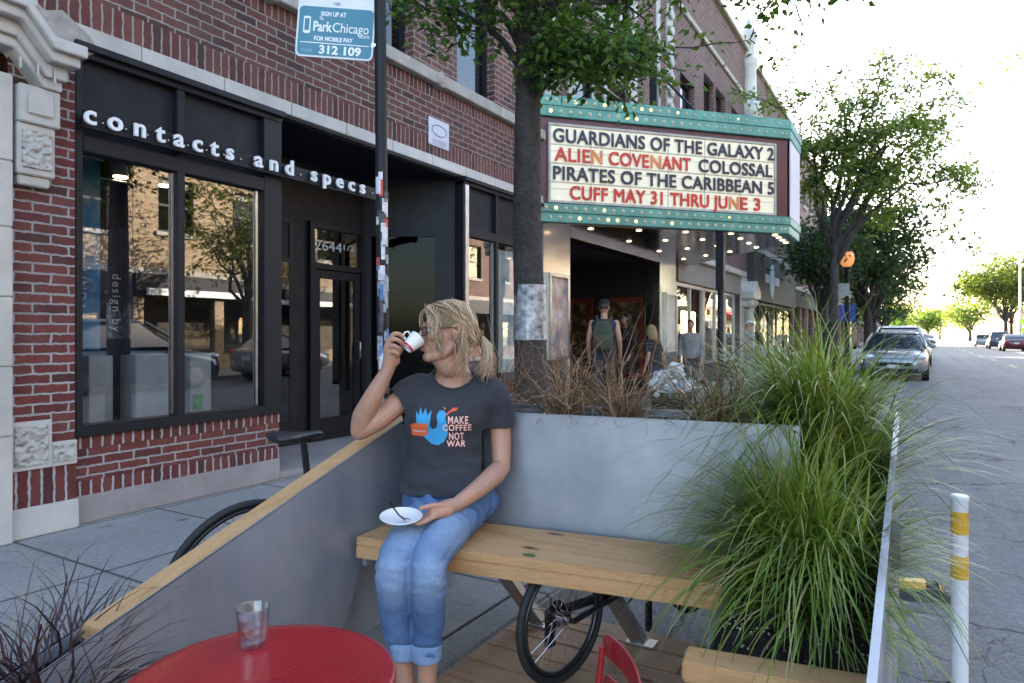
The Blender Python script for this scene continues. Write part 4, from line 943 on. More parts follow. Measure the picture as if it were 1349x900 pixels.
m = MB(); m.box(.02,WS-.02,.062,.066,.0015,.0025,FS); m.box(.11,.15,.245,.247,.0002,.001,FS); m.box(.2,.24,.245,.247,.0002,.001,FS); m.build('rule', M['letter_white'], ps)
stext('CBS', .16, .24, .018, .03, 0, TL)
m = MB(); rrect(m, .03,.062,.105,.182,.008,.0016,.0024,FS); o = m.build('phone_icon', M['letter_white'], ps)
m = MB(); m.box(.035,.057,.118,.172,.0025,.003,FS)
m.build('phone_screen', TL, o)
m = MB()
for rr in (.012,.02): m.tube([FS @ Vector((.1+rr*math.cos(a), .162+rr*math.sin(a), .002)) for a in [R(20+10*k) for k in range(8)]], .0022, 5)
m.build('signal_arcs', M['letter_white'], ps)
m = MB()
for y in (.06,.44): m.box(WS-.01,WS+.03,y,y+.02,-.02,.004,FS); m.tube([FS @ Vector((WS+.005,y+.01,.0)), FS @ Vector((WS+.005,y+.01,.012))], .008, 8)
m.build('bracket', M['silver'], ps)
# ------------------------------------------------------------------ street side
bo_ = empty('bollard', (.132,3.03,ROADZ), 0, 'white flexible road bollard with two yellow reflective bands', 'bollard')
m = MB(); m.lathe([(.032,ROADZ),(.0285,ROADZ+.03),(.028,.585),(.031,.590),(.031,.603),(.026,.608)], 24, T(.132,3.03,0)); m.build('post', mat('white plastic', (.74,.74,.76), .4, 0, .05, 6, dirt=.25), bo_, smooth=40)
YB = mat('yellow reflective band', (.62,.33,.02), .35, 0, .12, 12)
for z0, z1 in ((.465,.548),(.30,.385)): m = MB(); m.lathe([(.0288,z0),(.0288,z1)], 24, T(.132,3.03,0), cap=False); m.build('band', YB, bo_, smooth=40)
m = MB(); m.lathe([(.05,ROADZ),(.05,ROADZ+.012),(.04,ROADZ+.03),(.033,ROADZ+.04)], 24, T(.132,3.03,0)); m.build('base', M['black_plain'], bo_)
ws = empty('wheel_stop', (-.2,4.0,ROADZ), 0, 'black rubber wheel stop with yellow stripes lying on the asphalt behind the bollard', 'wheel stop')
FW = MF((-.9,3.66,ROADZ), (.945,.327,0), (-.327,.945,0)); pr = [(0,0),(.03,.05),(.06,.075),(.12,.075),(.15,.05),(.18,0)]
m = MB(); v = []
for x in (0,.05,1.06,1.12):
    k = .35 if x in (0,1.12) else 1
    v.append([FW @ Vector((x, q[0], q[1]*k)) for q in pr])
m.loft(v); m.build('body', mat('black rubber stop', (.02,.02,.02), .6, 0, .3), ws)
for x in (.2,.6,.86):
    m = MB(); v = [[FW @ Vector((x+dx+q[0]*.3, q[0], q[1]+.003)) for q in pr[1:5]] for dx in (0,.13)]; m.loft(v, cap=False, closed=False); m.build('stripe', YB, ws)
m = MB(); v = [[FW @ Vector((xx, q[0]+(.02 if k else 0)*(1 if q[0]<.09 else -1), q[1]*(.5 if k else 1)+.004)) for q in pr[1:5]] for k, xx in enumerate((1.065,1.1))]; m.loft(v, cap=False, closed=False); m.build('stripe', YB, ws)
# ------------------------------------------------------------------ vegetation
GREEN = leafy('green grass blade', [(0,(.08,.135,.016)),(.35,(.155,.24,.03)),(.7,(.25,.335,.055)),(.86,(.33,.37,.12)),(.94,(.42,.43,.22)),(1,(.48,.36,.18))], .3, .35)
DRY = leafy('dry grass blade', [(0,(.07,.035,.022)),(.4,(.19,.10,.055)),(.75,(.34,.20,.115)),(1,(.50,.37,.24))], .2, .7)
PURP = leafy('purple grass blade', [(0,(.022,.01,.014)),(.5,(.05,.02,.028)),(.85,(.1,.06,.05)),(1,(.38,.3,.2))], .15, .5)
LEAF = leafy('street tree leaf', [(0,(.04,.085,.014)),(.5,(.08,.165,.025)),(1,(.14,.24,.04))], .5, .4)
LEAF2 = leafy('fine locust leaf', [(0,(.10,.16,.03)),(.5,(.18,.26,.055)),(1,(.28,.36,.10))], .6, .45)
LEAF3 = leafy('dark maple leaf', [(0,(.025,.06,.018)),(.5,(.05,.10,.03)),(1,(.085,.14,.04))], .4, .45)
BARK = mat('tree bark', (.05,.044,.038), .9, 0, .4, 16, 1.0, 34, .03)
GG = 'green grasses in the right planter'
def blade(m, base, az, el, L, w0, droop, rng, seg=8, curl=0, twist=0, zmin=None):
    p = Vector(base); d = Vector((math.cos(az)*math.cos(el), math.sin(az)*math.cos(el), math.sin(el)))
    side = Vector((-math.sin(az), math.cos(az), 0)); b0 = len(m.v); st = L/seg
    wob = Vector((rng.uniform(-1,1), rng.uniform(-1,1), 0))*curl
    for i in range(seg+1):
        u = i/seg; wd = w0*(1-u**1.7)*.5 + .0003
        s = (side + Vector((0,0,twist*math.sin(u*5)))).normalized()
        m.v.append(tuple(p - s*wd)); m.v.append(tuple(p + s*wd))
        d = (d + Vector((0,0,-droop*st*(.35+1.5*u))) + wob*st + Vector((rng.uniform(-1,1),rng.uniform(-1,1),rng.uniform(-1,1)))*curl*.16).normalized()
        q = p + d*st
        if zmin is not None and q.z < zmin: q.z = zmin + .002*rng.random()
        p = q
    for i in range(seg): m.f.append((b0+2*i, b0+2*i+1, b0+2*i+3, b0+2*i+2))
def grass(name, lb, c, rad, n, L, w0, droop, mt, seed, el=(.9,1.5), curl=.25, seg=8, group=None, cat='grass clump', ell=1, twist=0, zmin=None, bias=None):
    rng = random.Random(seed); m = MB()
    for k in range(n):
        a = rng.uniform(0, 2*math.pi); r = rad*math.sqrt(rng.random())
        az = a + rng.gauss(0,.5)
        if bias and rng.random() < bias[1]: az = bias[0] + rng.gauss(0,.9)
        e = rng.uniform(*el) - .35*(r/rad); cx = math.cos(az); lk = (1-.30*max(0,cx)**.7) if group == GG else 1
        blade(m, (c[0]+r*math.cos(a), c[1]+r*math.sin(a)*ell, c[2]-.02), az, e, rng.uniform(*L)*lk*(1 if rng.random() < .93 else .6), w0*rng.uniform(.6,1.25), droop*rng.uniform(.5,1.5), rng, seg, curl, twist, zmin)
    r_ = empty(name, c, 0, lb, cat, group)
    m.build('blades', mt, r_, smooth=True, raw=True)
    return r_
grass('ornamental_grass', 'big green grass clump at the far end of the right planter, tips against the parked car', (-.32,3.02,.60), .15, 1250, (.55,1.02), .009, 1.75, GREEN, 1, (.85,1.54), .55, 9, GG, ell=1.4, bias=(3.5,.6))
grass('ornamental_grass', 'green grass clump beside the end of the grey back wall, second farthest in the right planter', (-.30,2.70,.86), .10, 800, (.30,.62), .0085, 3.0, GREEN, 4, (.85,1.52), .55, 9, GG, ell=1.2, bias=(3.9,.5))
grass('ornamental_grass', 'thick green grass clump in the middle of the right planter, blades over the bollard', (-.27,2.28,.48), .12, 1300, (.34,.68), .0085, 3.2, GREEN, 2, (.85,1.54), .5, 9, GG, ell=1.4, bias=(4.3,.4))
grass('ornamental_grass', 'small green grass clump against the right end of the grey back wall', (-.33,2.36,.5), .07, 420, (.34,.62), .0085, 2.4, GREEN, 9, (1.0,1.54), .5, 9, GG)
grass('ornamental_grass', 'small green grass clump nearest the cedar end timber', (-.24,2.1,.42), .09, 330, (.26,.5), .007, 4.2, GREEN, 3, (.4,1.4), .3, 8, GG)
DG = 'dry grasses in the planter behind the bench'
for i, (s, n, lb) in enumerate(((.30,110,'sparse dry brown grass in front of the tree trunk'),(.62,200,'tall dry brown grass clump, first to the right of the tree trunk'),(.86,200,'dry brown grass clump in the middle, below the recess of the theatre'),(1.20,180,'dry brown grass clump nearest the green grass'))):
    c = FB @ Vector((s, .56, .868))
    grass('dry_grass', lb, c, .05, n, (.24,.54), .0048, 1.9, DRY, 20+i, (1.1,1.52), 2.2, 9, DG, twist=.5, zmin=.872)
grass('purple_grass', 'dark purple fountain grass spilling from the trough at the bottom left corner', (XL-.05,.84,.285), .07, 420, (.28,.56), .007, 3.0, PURP, 31, (.5,1.5), 1.6, 8, twist=.4)
def leaf(m, p, d, s, rng, asp=.5):
    d = d.normalized(); a = d.cross(Vector((rng.uniform(-1,1),rng.uniform(-1,1),rng.uniform(.2,1)))); 
    if a.length < 1e-4: a = d.orthogonal()
    a.normalize(); n = a.cross(d); b = len(m.v); w_ = s*asp*.5
    m.v += [tuple(p), tuple(p+d*s*.38+a*w_+n*s*.08), tuple(p+d*s-n*s*.06), tuple(p+d*s*.38-a*w_+n*s*.08)]
    m.f += [(b,b+1,b+2),(b,b+2,b+3)]
def curve_pts(a, b, sag, n, rng, jit):
    a, b = Vector(a), Vector(b); out = []
    for i in range(n+1):
        u = i/n; p = a.lerp(b, u) + Vector((0,0,sag*4*u*(1-u)))
        if 0 < i: p += Vector((rng.uniform(-1,1),rng.uniform(-1,1),rng.uniform(-1,1)))*jit
        out.append(p)
    return out
def tree(name, lb, base, trunk, tr, limbs, nleaf, lsize, lmat, seed, spread=.35, group=None, twigs=4, sub=5, asp=.5, droop=.3):
    rng = random.Random(seed); root = empty(name, base, 0, lb, 'tree', group)
    t = MB(); t.tube(trunk, tr, 14)
    br = MB(); L = MB(); tips = []
    for (a, b, sag, r0) in limbs:
        pts = curve_pts(a, b, sag, 7, rng, .04*(Vector(b)-Vector(a)).length)
        br.tube(pts, [r0*(1-.85*i/7) for i in range(8)], 7)
        ln = (Vector(b)-Vector(a)).length
        for k in range(sub):
            i = rng.randint(3,7); p = pts[i]; dd = (Vector(b)-Vector(a)).normalized()
            q = p + (dd*.5 + Vector((rng.gauss(0,.7),rng.gauss(0,.7),rng.gauss(0,.45))))*ln*spread
            tp = curve_pts(p, q, -.02*ln, 5, rng, .03*ln); br.tube(tp, [r0*.28*(1-.8*j/5) for j in range(6)], 5)
            tips.append(tp)
            for j in range(twigs):
                p2 = tp[rng.randint(2,5)]; q2 = p2 + Vector((rng.gauss(0,1),rng.gauss(0,1),rng.gauss(-.1,.7)))*ln*spread*.35
                tw = curve_pts(p2, q2, -.01*ln, 4, rng, .01*ln); br.tube(tw, [r0*.1+.0015]*5, 4, False); tips.append(tw); tips.append(tw)
    per = max(1, nleaf//max(1,len(tips)))
    for tp in tips:
        for k in range(per):
            i = rng.uniform(.6, len(tp)-1.001); j = int(i); p = tp[j].lerp(tp[j+1], i-j)
            d = (tp[j+1]-tp[j]).normalized()*.6 + Vector((rng.gauss(0,.8),rng.gauss(0,.8),rng.gauss(-droop,.5)))
            off = Vector((rng.gauss(0,1),rng.gauss(0,1),rng.gauss(0,1)))*lsize*.9
            leaf(L, p+off, d, lsize*rng.uniform(.65,1.25), rng, asp)
    tk = t.build('trunk', BARK, root, smooth=True); br.build('branches', BARK, tk, smooth=True, raw=True)
    L.build('crown', lmat, root, raw=True)
    return root
# the near street tree: trunk beside the shop, low drooping limbs
tb_ = Vector((-2.21,3.92,0)); fw = Vector((-math.sin(YAW), math.cos(YAW), 0)); rt = Vector((math.cos(YAW), math.sin(YAW), 0))
J = lambda u, d, z: tb_ + rt*u + fw*d + Vector((0,0,z))
lim = [(J(0,0,2.75),J(.95,-.1,3.0),.18,.035),(J(0,0,2.8),J(.55,-.3,2.95),.15,.03),(J(0,0,2.9),J(-.62,-.2,3.25),.12,.03),(J(0,0,2.7),J(.25,-.35,2.95),.1,.022),(J(0,0,3.0),J(.9,.5,3.5),.25,.035),(J(0,0,3.0),J(-.7,.4,3.7),.2,.03),(J(0,0,3.1),J(.2,-.8,3.5),.2,.03),(J(0,0,3.1),J(-.25,-.45,3.3),.1,.025),(J(0,0,2.95),J(.5,.3,3.15),.15,.03),
       (J(0,0,3.2),J(1.55,0,3.55),.3,.04),(J(0,0,3.3),J(1.9,.2,3.95),.3,.04),(J(0,0,3.3),J(.3,.3,4.8),0,.06),(J(0,0,3.3),J(-.6,-.3,4.6),.1,.05),(J(0,0,3.4),J(1.0,-.6,4.6),.2,.05),(J(0,0,3.3),J(-.9,.7,4.4),.1,.04)]
near = tree('street_tree', 'street tree with a dark wrapped trunk and low leaves hanging before the marquee', tb_, [J(.035,0,0),J(.03,0,.5),J(.015,0,1.3),J(-.005,0,1.9),J(0,0,2.5),J(.0,0,3.0),J(-.02,0,3.5)], [.14,.118,.105,.095,.088,.078,.06], lim, 8600, .066, LEAF, 5, .38, sub=6, twigs=4, asp=.55)
wr = MB(); wr.lathe([(.112,1.17),(.1085,1.3),(.106,1.53)], 24, T(*J(.016,0,0)), cap=False)
wr.build('wrapping', mat('torn silver tape', (.32,.33,.35), .35, .3, .7, 22, .6, 30, .006), kids(near)[0] if False else near)
# trees along the pavement
b = Vector((-1.93,19.8,0)); V = lambda x, y, z: b + Vector((x,y,z))
lim = [(V(0,0,3.3),V(.3,.2,7.5),0,.09),(V(0,0,3.2),V(1.3,.5,7.3),.3,.08),(V(.02,0,3.0),V(2.2,.9,6.6),.5,.08),(V(0,0,3.4),V(-.9,-.4,7.2),.3,.07),(V(0,0,3.5),V(-.5,.5,7.2),.2,.07),(V(0,0,3.2),V(2.8,1.1,5.2),.7,.06),(V(0,0,3.5),V(1.0,-.6,7.5),.3,.07),(V(0,0,3.6),V(1.9,.3,6.9),.4,.06),(V(0,0,3.2),V(1.4,.9,5.4),.4,.05),(V(.02,0,3.4),V(-.6,-.6,6.1),.2,.05),(V(0,0,3.7),V(1.6,-.4,6.2),.4,.06)]
tree('street_tree', 'tall airy street tree standing past the marquee, crown against the white sky', b, [V(0,0,0),V(.0,0,1.5),V(.03,.0,2.8),V(.05,.05,3.8)], [.15,.12,.11,.08], lim, 12500, .135, LEAF2, 6, .28, sub=8, twigs=4, asp=.5)
b = Vector((-1.75,27,0))
def round_tree(name, lb, b, z0, z1, rad, nl, ls, lm, seed, nlim=14, tr=.15, group=None):
    rng = random.Random(seed); b = Vector(b); lim = []
    for k in range(nlim):
        a = 2*math.pi*k/nlim*1.9+rng.random(); e = rng.uniform(.25,1.35); rr = rad*rng.uniform(.75,1.0)
        cz = (z0+z1)/2; p = b + Vector((math.cos(a)*math.cos(e)*rr, math.sin(a)*math.cos(e)*rr, cz-b.z-(z1-z0)*.2+math.sin(e)*(z1-z0)*.55))
        lim.append((b+Vector((0,0,z0*rng.uniform(.75,1.0))), p, .1*rad, tr*.45))
    return tree(name, lb, b, [b, b+Vector((.03,0,z0*.6)), b+Vector((0,0.02,z0*1.15))], [tr*1.2,tr,tr*.75], lim, nl, ls, lm, seed, .36, group, sub=7, twigs=3)
round_tree('street_tree', 'dense dark maple behind the street lamp, lower than the airy tree', (-1.55,27.5,0), 2.0, 6.0, 2.3, 9000, .2, LEAF3, 8, 16)
round_tree('street_tree', 'dark tree close to the painted building, left of the lamp', (-2.6,23.5,0), 2.3, 5.0, 1.3, 3500, .17, LEAF3, 9, 10)
round_tree('street_tree', 'small dark rounded tree farthest along the left kerb, behind the crossing sign', (-1.9,52,0), 1.8, 5.2, 2.0, 3500, .26, LEAF3, 10, 12)
round_tree('street_tree', 'dark green tree behind the maple, over the parked cars', (-1.9,38,0), 2.2, 6.5, 2.2, 4000, .24, LEAF3, 12, 12)
YL = leafy('sunlit yellow green leaf', [(0,(.06,.10,.012)),(.5,(.11,.16,.02)),(1,(.18,.21,.04))], .5, .5)
round_tree('street_tree', 'yellow green sunlit tree across the street at the right edge', (9.3,104,0), 3.4, 11.2, 5.6, 8000, .45, YL, 13, 16, .22)
round_tree('street_tree', 'sunlit tree behind the yellow green one, at the right edge', (11.0,116,0), 3.2, 10.5, 4.2, 4000, .42, YL, 14, 14, .2)
# trees across the street that the shop windows mirror
round_tree('street_tree', 'tree across the street, mirrored in the left shop window', (9.3,14.5,0), 2.4, 6.5, 1.9, 3000, .16, YL, 15, 12)
round_tree('street_tree', 'tree across the street, mirrored in the right shop window beside the pier', (9.3,23.0,0), 2.6, 7.0, 2.1, 3000, .16, YL, 16, 12)
# far wood closing the street
rng = random.Random(40)
for k, (x, y, r, z, lb) in enumerate(((2.0,190,5,7.0,'hazy tree far down the middle of the street'),(-4.5,170,4.5,8,'hazy tree far down the left side of the street'),(9.5,175,4.6,9,'hazy tree far down the right side of the street, left of the sunlit trees'),(6.0,260,7,11,'pale distant tree closing the street, right of centre'),(-1,300,8,9,'pale distant tree closing the street, left of centre'))):
    round_tree('distant_tree', lb, (x,y,0), 2.2, z, r, 2200, .7, LEAF2, 50+k, 12, .25)
# ------------------------------------------------------------------ cars
CG = mat('car window glass', (.03,.04,.05), .05, 0, .1, Specular_IOR_Level=.9); RIMM = mat('alloy rim', (.4,.4,.42), .3, .9); HL = mat('clear headlamp', (.75,.78,.8), .08, .3, .1); TLT = mat('red tail lamp', (.45,.01,.015), .2)
PLT = mat('number plate', (.6,.6,.62), .5)
def car(name, lb, loc, rz, paint, suv=False, group=None, cat='car'):
    c = empty(name, loc, 0, lb, cat, group)
    H = .14 if suv else 0
    st = [(2.26,.58,.36,.60),(2.2,.74,.26,.70),(1.95,.85,.2,.80),(1.5,.89,.18,.88),(.9,.91,.17,.95),(0,.91,.17,.97),(-1.2,.91,.17,.99),(-1.8,.89,.2,.99),(-2.12,.83,.26,.95),(-2.2,.72,.36,.86)]
    m = MB(); rings = []
    for x, w_, z0, z1 in st:
        z1 += H*(.7 if x > 1.4 else 1); cz, hz = (z0+z1)/2, (z1-z0)/2; rg = []
        for k in range(28):
            a = 2*math.pi*k/28; ca, sa = math.cos(a), math.sin(a)
            rg.append((x, w_*math.copysign(abs(ca)**.42, ca)*(1-.06*max(0,sa)), cz+hz*math.copysign(abs(sa)**.5, sa)))
        rings.append(rg)
    m.loft(rings); bo = m.build('body', paint, c, smooth=50, local=True)
    zr = 1.44+(.26 if suv else 0); xb = -2.0 if suv else -1.85
    def ring(x0, x1, w_, z):
        p = []
        for cx, cy, a0 in ((x1-.18,w_-.14,0),(x0+.18,w_-.14,90),(x0+.18,-w_+.14,180),(x1-.18,-w_+.14,270)):
            p += [(cx+.18*math.cos(R(a0+22.5*k)), cy+.14*math.sin(R(a0+22.5*k)), z) for k in range(5)]
        return p
    m = MB(); m.loft([ring(xb,1.12,.84,.92+H), ring(xb+(.12 if suv else .35),.62,.74,1.2+H), ring(xb+(.28 if suv else .78),.22,.655,zr-.05)]); m.build('windows', CG, c, smooth=40, local=True)
    m = MB(); m.loft([ring(xb+(.26 if suv else .74),.26,.672,zr-.06), ring(xb+(.34 if suv else .86),.15,.60,zr-.005), ring(xb+(.6 if suv else 1.1),-.1,.4,zr+.012)])
    for s in (-1,1):
        for (p, q) in (((1.1,.83,.93+H),(.24,.66,zr-.05)),((-.35,.865,.96+H),(-.4,.685,zr-.05)),((xb+.08,.80,.94+H),(xb+(.3 if suv else .8),.655,zr-.05))):
            m.tube([(p[0],s*p[1],p[2]),((p[0]+q[0])/2-.02,s*(p[1]+q[1]+.05)/2,(p[2]+q[2])/2+.03),(q[0],s*q[1],q[2])], .035, 6)
        m.ell((.92,s*.98,1.02+H),(.08,.1,.075),6,8)
    m.build('roof', paint, c, smooth=40, local=True)
    for x in (1.4,-1.35):
        for s in (-1,1):
            m = MB(); m.tube([(x,s*.70,.32),(x,s*.895,.32)], .325, 28); o = m.build('wheel', TYRE, c, smooth=40, local=True)
            m = MB(); m.tube([(x,s*.89,.32),(x,s*.905,.32)], [.22,.2], 20); m.build('rim', RIMM, o, local=True)
    for s in (-1,1):
        m = MB(); m.ell((2.06,s*.66,.70+H*.7),(.16,.17,.085),8,12); m.build('headlight', HL, c, smooth=True, local=True)
        m = MB(); m.ell((-2.1,s*.68,.84+H),(.1,.16,.10),8,12); m.build('tail_light', TLT, c, smooth=True, local=True)
    m = MB(); m.box(2.17,2.275,-.5,.5,.42,.56+H*.5); m.box(2.1,2.262,-.62,.62,.27,.38); m.build('grille', M['black'], c, bevel=.02, local=True)
    m = MB(); m.box(2.27,2.285,-.16,.16,.38,.48); m.build('number_plate', PLT, c, local=True)
    m = MB(); m.box(-2.225,-2.19,-.17,.17,.62,.74); m.build('number_plate', PLT, c, local=True)
    c.rotation_euler = (0,0,rz); return c
pt_ = lambda n, col, r=.25: mat(n, col, r, .35, .05, 2, Coat_Weight=.6)
SLV, DKG, WHT, BLU, MRN = pt_('silver paint', (.3,.31,.32)), pt_('dark grey paint', (.06,.065,.075)), pt_('white car paint', (.65,.65,.66)), pt_('dark blue paint', (.03,.06,.11)), pt_('maroon car paint', (.10,.015,.02))
car('parked_car', 'silver grey car parked nose towards the green grass by the left kerb', (-.62,25,ROADZ), R(-90), SLV, False, 'cars parked along the left kerb')
car('parked_car', 'white roofed sport utility car parked right behind the silver grey car', (-.66,31,ROADZ), R(-90), WHT, True, 'cars parked along the left kerb')
car('parked_car', 'dark car third in the row along the left kerb, its mirror side just visible', (-.4,36,ROADZ), R(-90), DKG, False, 'cars parked along the left kerb')
car('parked_car', 'maroon car nearest of the cars parked along the right kerb', (7.0,72,ROADZ), R(90), MRN, False, 'cars parked along the right kerb')
car('parked_car', 'black car second in the row along the right kerb, ahead of the maroon one', (6.9,84,ROADZ), R(90), DKG, True, 'cars parked along the right kerb')
car('parked_car', 'silver car farthest in the row along the right kerb', (6.7,100,ROADZ), R(90), SLV, False, 'cars parked along the right kerb')
car('parked_car', 'dark blue sport utility car mirrored in the left shop window', (7.2,9.2,ROADZ), R(90), BLU, True, 'cars mirrored in the shop windows')
car('parked_car', 'silver car mirrored in the right shop window', (7.2,15.0,ROADZ), R(90), SLV, False, 'cars mirrored in the shop windows')
car('moving_car', 'small dark car driving far down the street near its end', (1.2,120,ROADZ), R(-90), DKG, False)
# ------------------------------------------------------------------ lamps and signs
GLOBE = mat('lit amber globe', (.8,.36,.12), .3, 0, .1, 8, Emission_Color=(1,.4,.12,1), Emission_Strength=.09)
lp = empty('street_lamp', (-1.79,22.2,0), 0, 'black street lamp with a lit amber globe in front of the maple', 'street lamp')
m = MB(); m.lathe([(.2,0),(.2,.1),(.14,.25),(.11,.6),(.07,.75),(.055,3.0),(.08,3.05),(.06,3.12),(.11,3.2)], 16, T(-1.79,22.2,0)); m.build('post', M['black'], lp, smooth=40)
m = MB(); m.lathe([(.09,3.2),(.17,3.3),(.2,3.45),(.17,3.6),(.12,3.66)], 18, T(-1.79,22.2,0)); m.build('globe', GLOBE, lp, smooth=True)
m = MB(); m.lathe([(.15,3.64),(.13,3.7),(.05,3.76),(.02,3.88),(.0,3.92)], 16, T(-1.79,22.2,0)); m.build('finial', M['black'], lp, smooth=40)
m = MB(); m.box(-2.1,-1.72,22.1,22.12,2.35,2.72); m.build('sign_plate', mat('grey sign plate', (.35,.36,.36), .5), lp)
bn_ = mat('blue banner', (.03,.06,.3), .6, 0, .3, 8)
for x in (-1.99,-1.72):
    m = MB(); m.box(x,x+.15,22.14,22.15,1.6,2.1); m.build('banner', bn_, lp)
YG = mat('fluorescent yellow green sign', (.55,.75,.03), .5, 0, .05)
def crossing_sign(lb, x, y, z, s):
    o = empty('crossing_sign', (x,y,0), 0, lb, 'sign')
    m = MB(); m.tube([(x,y,0),(x,y,z+s*.6)], .04, 8); m.build('post', M['silver'], o)
    m = MB(); m.prism([(x-s*.7,z),(x,z-s*.7),(x+s*.7,z),(x,z+s*.7)], (y-.06,y-.05), 'y'); p = m.build('diamond', YG, o)
    m = MB(); m.ell((x,y-.065,z+s*.3),(.07*s,.01,.07*s),6,8); m.tube([(x,y-.065,z+.2*s),(x+.03*s,y-.065,z-.05*s)], .06*s, 6); m.tube([(x+.03*s,y-.065,z-.05*s),(x+.16*s,y-.065,z-.35*s)], .035*s, 6); m.tube([(x+.03*s,y-.065,z-.05*s),(x-.12*s,y-.065,z-.35*s)], .035*s, 6); m.build('walker_symbol', M['black'], p)
    m = MB(); m.box(x-s*.45,x+s*.45,y-.06,y-.05,z-s*1.3,z-s*.75); m.build('arrow_plate', YG, o)
crossing_sign('yellow green diamond crossing sign above the parked cars on the left', -1.75, 66, 2.35, .75)
crossing_sign('yellow green diamond crossing sign at the right edge of the photo', 8.75, 80, 2.5, .8)
lr = empty('lamp_post', (8.9,86,0), 0, 'tall grey lamp post at the right edge beside the sunlit tree', 'lamp post')
m = MB(); m.tube([(8.9,86,0),(8.9,86,9.3)], [.13,.08], 10); m.tube([(8.9,86,9.2),(7.6,86,9.7),(6.6,86,9.7)], .05, 8); m.build('post', M['silver'], lr, smooth=40)
m = MB(); m.ell((6.5,86,9.65),(.35,.14,.1),6,10); m.build('lamp_head', M['silver'], lr)
aw = empty('shop_awning', (10.9,92,0), 0, 'red shop awning glimpsed at the right edge behind the sunlit tree', 'awning')
m = MB(); m.prism([(11.98,4.3),(10.6,3.6),(10.6,3.3),(11.98,3.4)], (88,99), 'y'); m.build('canopy', mat('red awning cloth', (.5,.04,.03), .7), aw)
# ------------------------------------------------------------------ overflowing basket
tbk = empty('litter_basket', (-2.05,6.45,0), 0, 'black slatted litter basket overflowing with white paper, behind the dry grass', 'litter bin')
m = MB()
for k in range(22):
    a = 2*math.pi*k/22; c, s = math.cos(a), math.sin(a); m.tube([(-2.05+.15*c,6.45+.15*s,.02),(-2.05+.165*c,6.45+.165*s,.35),(-2.05+.19*c,6.45+.19*s,.66)], .010, 5)
m.build('slats', M['black'], tbk)
m = MB()
for z, r in ((.04,.152),(.36,.168),(.655,.192)): m.torus(r,.012,32,6,T(-2.05,6.45,z) @ RX(R(90)))
m.build('hoop', M['black'], tbk)
m = MB(); m.lathe([(.0,.03),(.135,.03),(.165,.6),(.0,.6)], 20, T(-2.05,6.45,0), cap=False); m.build('liner', M['dark'], tbk)
rng = random.Random(5); m = MB()
for k in range(46):
    a = rng.uniform(0,6.28); r = .2*math.sqrt(rng.random()); zz = .62+.36*rng.random()*(1-r/.3)
    b0 = len(m.v); m.ell((-2.05+r*math.cos(a),6.45+r*math.sin(a),zz), (rng.uniform(.03,.075),rng.uniform(.03,.06),rng.uniform(.02,.045)), 5, 7)
    for i in range(b0, len(m.v)): p = Vector(m.v[i]); m.v[i] = tuple(p+Vector((rng.uniform(-1,1),rng.uniform(-1,1),rng.uniform(-1,1)))*.014)
t = NT('crumpled litter'); g = t.n('ShaderNodeNewGeometry'); LIT_ = t.done(t.bsdf(t.ramp(g.outputs['Random Per Island'], [(0,(.55,.56,.56)),(.6,(.62,.62,.58)),(.7,(.3,.36,.38)),(.86,(.45,.38,.24)),(.93,(.12,.3,.08)),(1,(.2,.2,.22))], 'CONSTANT'), .7))
m.build('litter', LIT_, tbk, kind='stuff')
# ------------------------------------------------------------------ people
def skin_mat(nm='skin', c=(.48,.262,.178)):
    t = NT(nm); n = t.noise(t.coord(), 14, 5); col = t.ramp(n, [(.3, tuple(x*.88 for x in c)), (.55, c), (.8, (c[0]*1.12, c[1]*.86, c[2]*.82))])
    return t.done(t.bsdf(col, .48, 0, t.bump(t.noise(t.coord(), 180, 3), .08, .001), Subsurface_Weight=.12, Subsurface_Scale=.01))
SKIN = skin_mat()
def ering(c, a, b, n=28, e=1.0, yaw=0):
    out = []
    for k in range(n):
        t_ = 2*math.pi*k/n; x = a*math.copysign(abs(math.cos(t_))**e, math.cos(t_)); y = b*math.copysign(abs(math.sin(t_))**e, math.sin(t_))
        out.append((c[0]+x*math.cos(yaw)-y*math.sin(yaw), c[1]+x*math.sin(yaw)+y*math.cos(yaw), c[2]))
    return out
def torso(m, secs, yaw=0, e=.82):
    return m.loft([ering(s[:3], s[3], s[4], 32, e, yaw) for s in secs])
def fuse(m, vox, smooth, fold=None, solid=None):     # one continuous surface out of overlapping volumes
    me = m.mesh('body')
    mods = [('REMESH', dict(mode='VOXEL', voxel_size=vox)), ('SMOOTH', dict(factor=.5, iterations=smooth))]
    out = evaluated(me, mods)
    if fold:
        ns = [v.normal.copy() for v in out.vertices]
        for v, n in zip(out.vertices, ns): v.co += n*fold(v.co)
    return out
def cut(me, planes):                                  # planes: (point, normal, region test) - trims the cloth along clean edges
    bm = bmesh.new(); bm.from_mesh(me)
    for co, no, test in planes:
        fs = [f for f in bm.faces if test(f.calc_center_median())]
        geom = list({*fs, *[e for f in fs for e in f.edges], *[v for f in fs for v in f.verts]})
        bmesh.ops.bisect_plane(bm, geom=geom, plane_co=co, plane_no=no, clear_outer=False, clear_inner=False)
        no_ = Vector(no); kill = [f for f in bm.faces if test(f.calc_center_median()) and (f.calc_center_median()-Vector(co)).dot(no_) > 1e-5]
        bmesh.ops.delete(bm, geom=kill, context='FACES')
    bm.to_mesh(me); bm.free(); return me
Q = lambda u, d, z: Vector((u+.235, d-3.02, z))       # the seated woman's own frame: x to her left, y backwards
B0 = fw*2.57 + rt*-.235
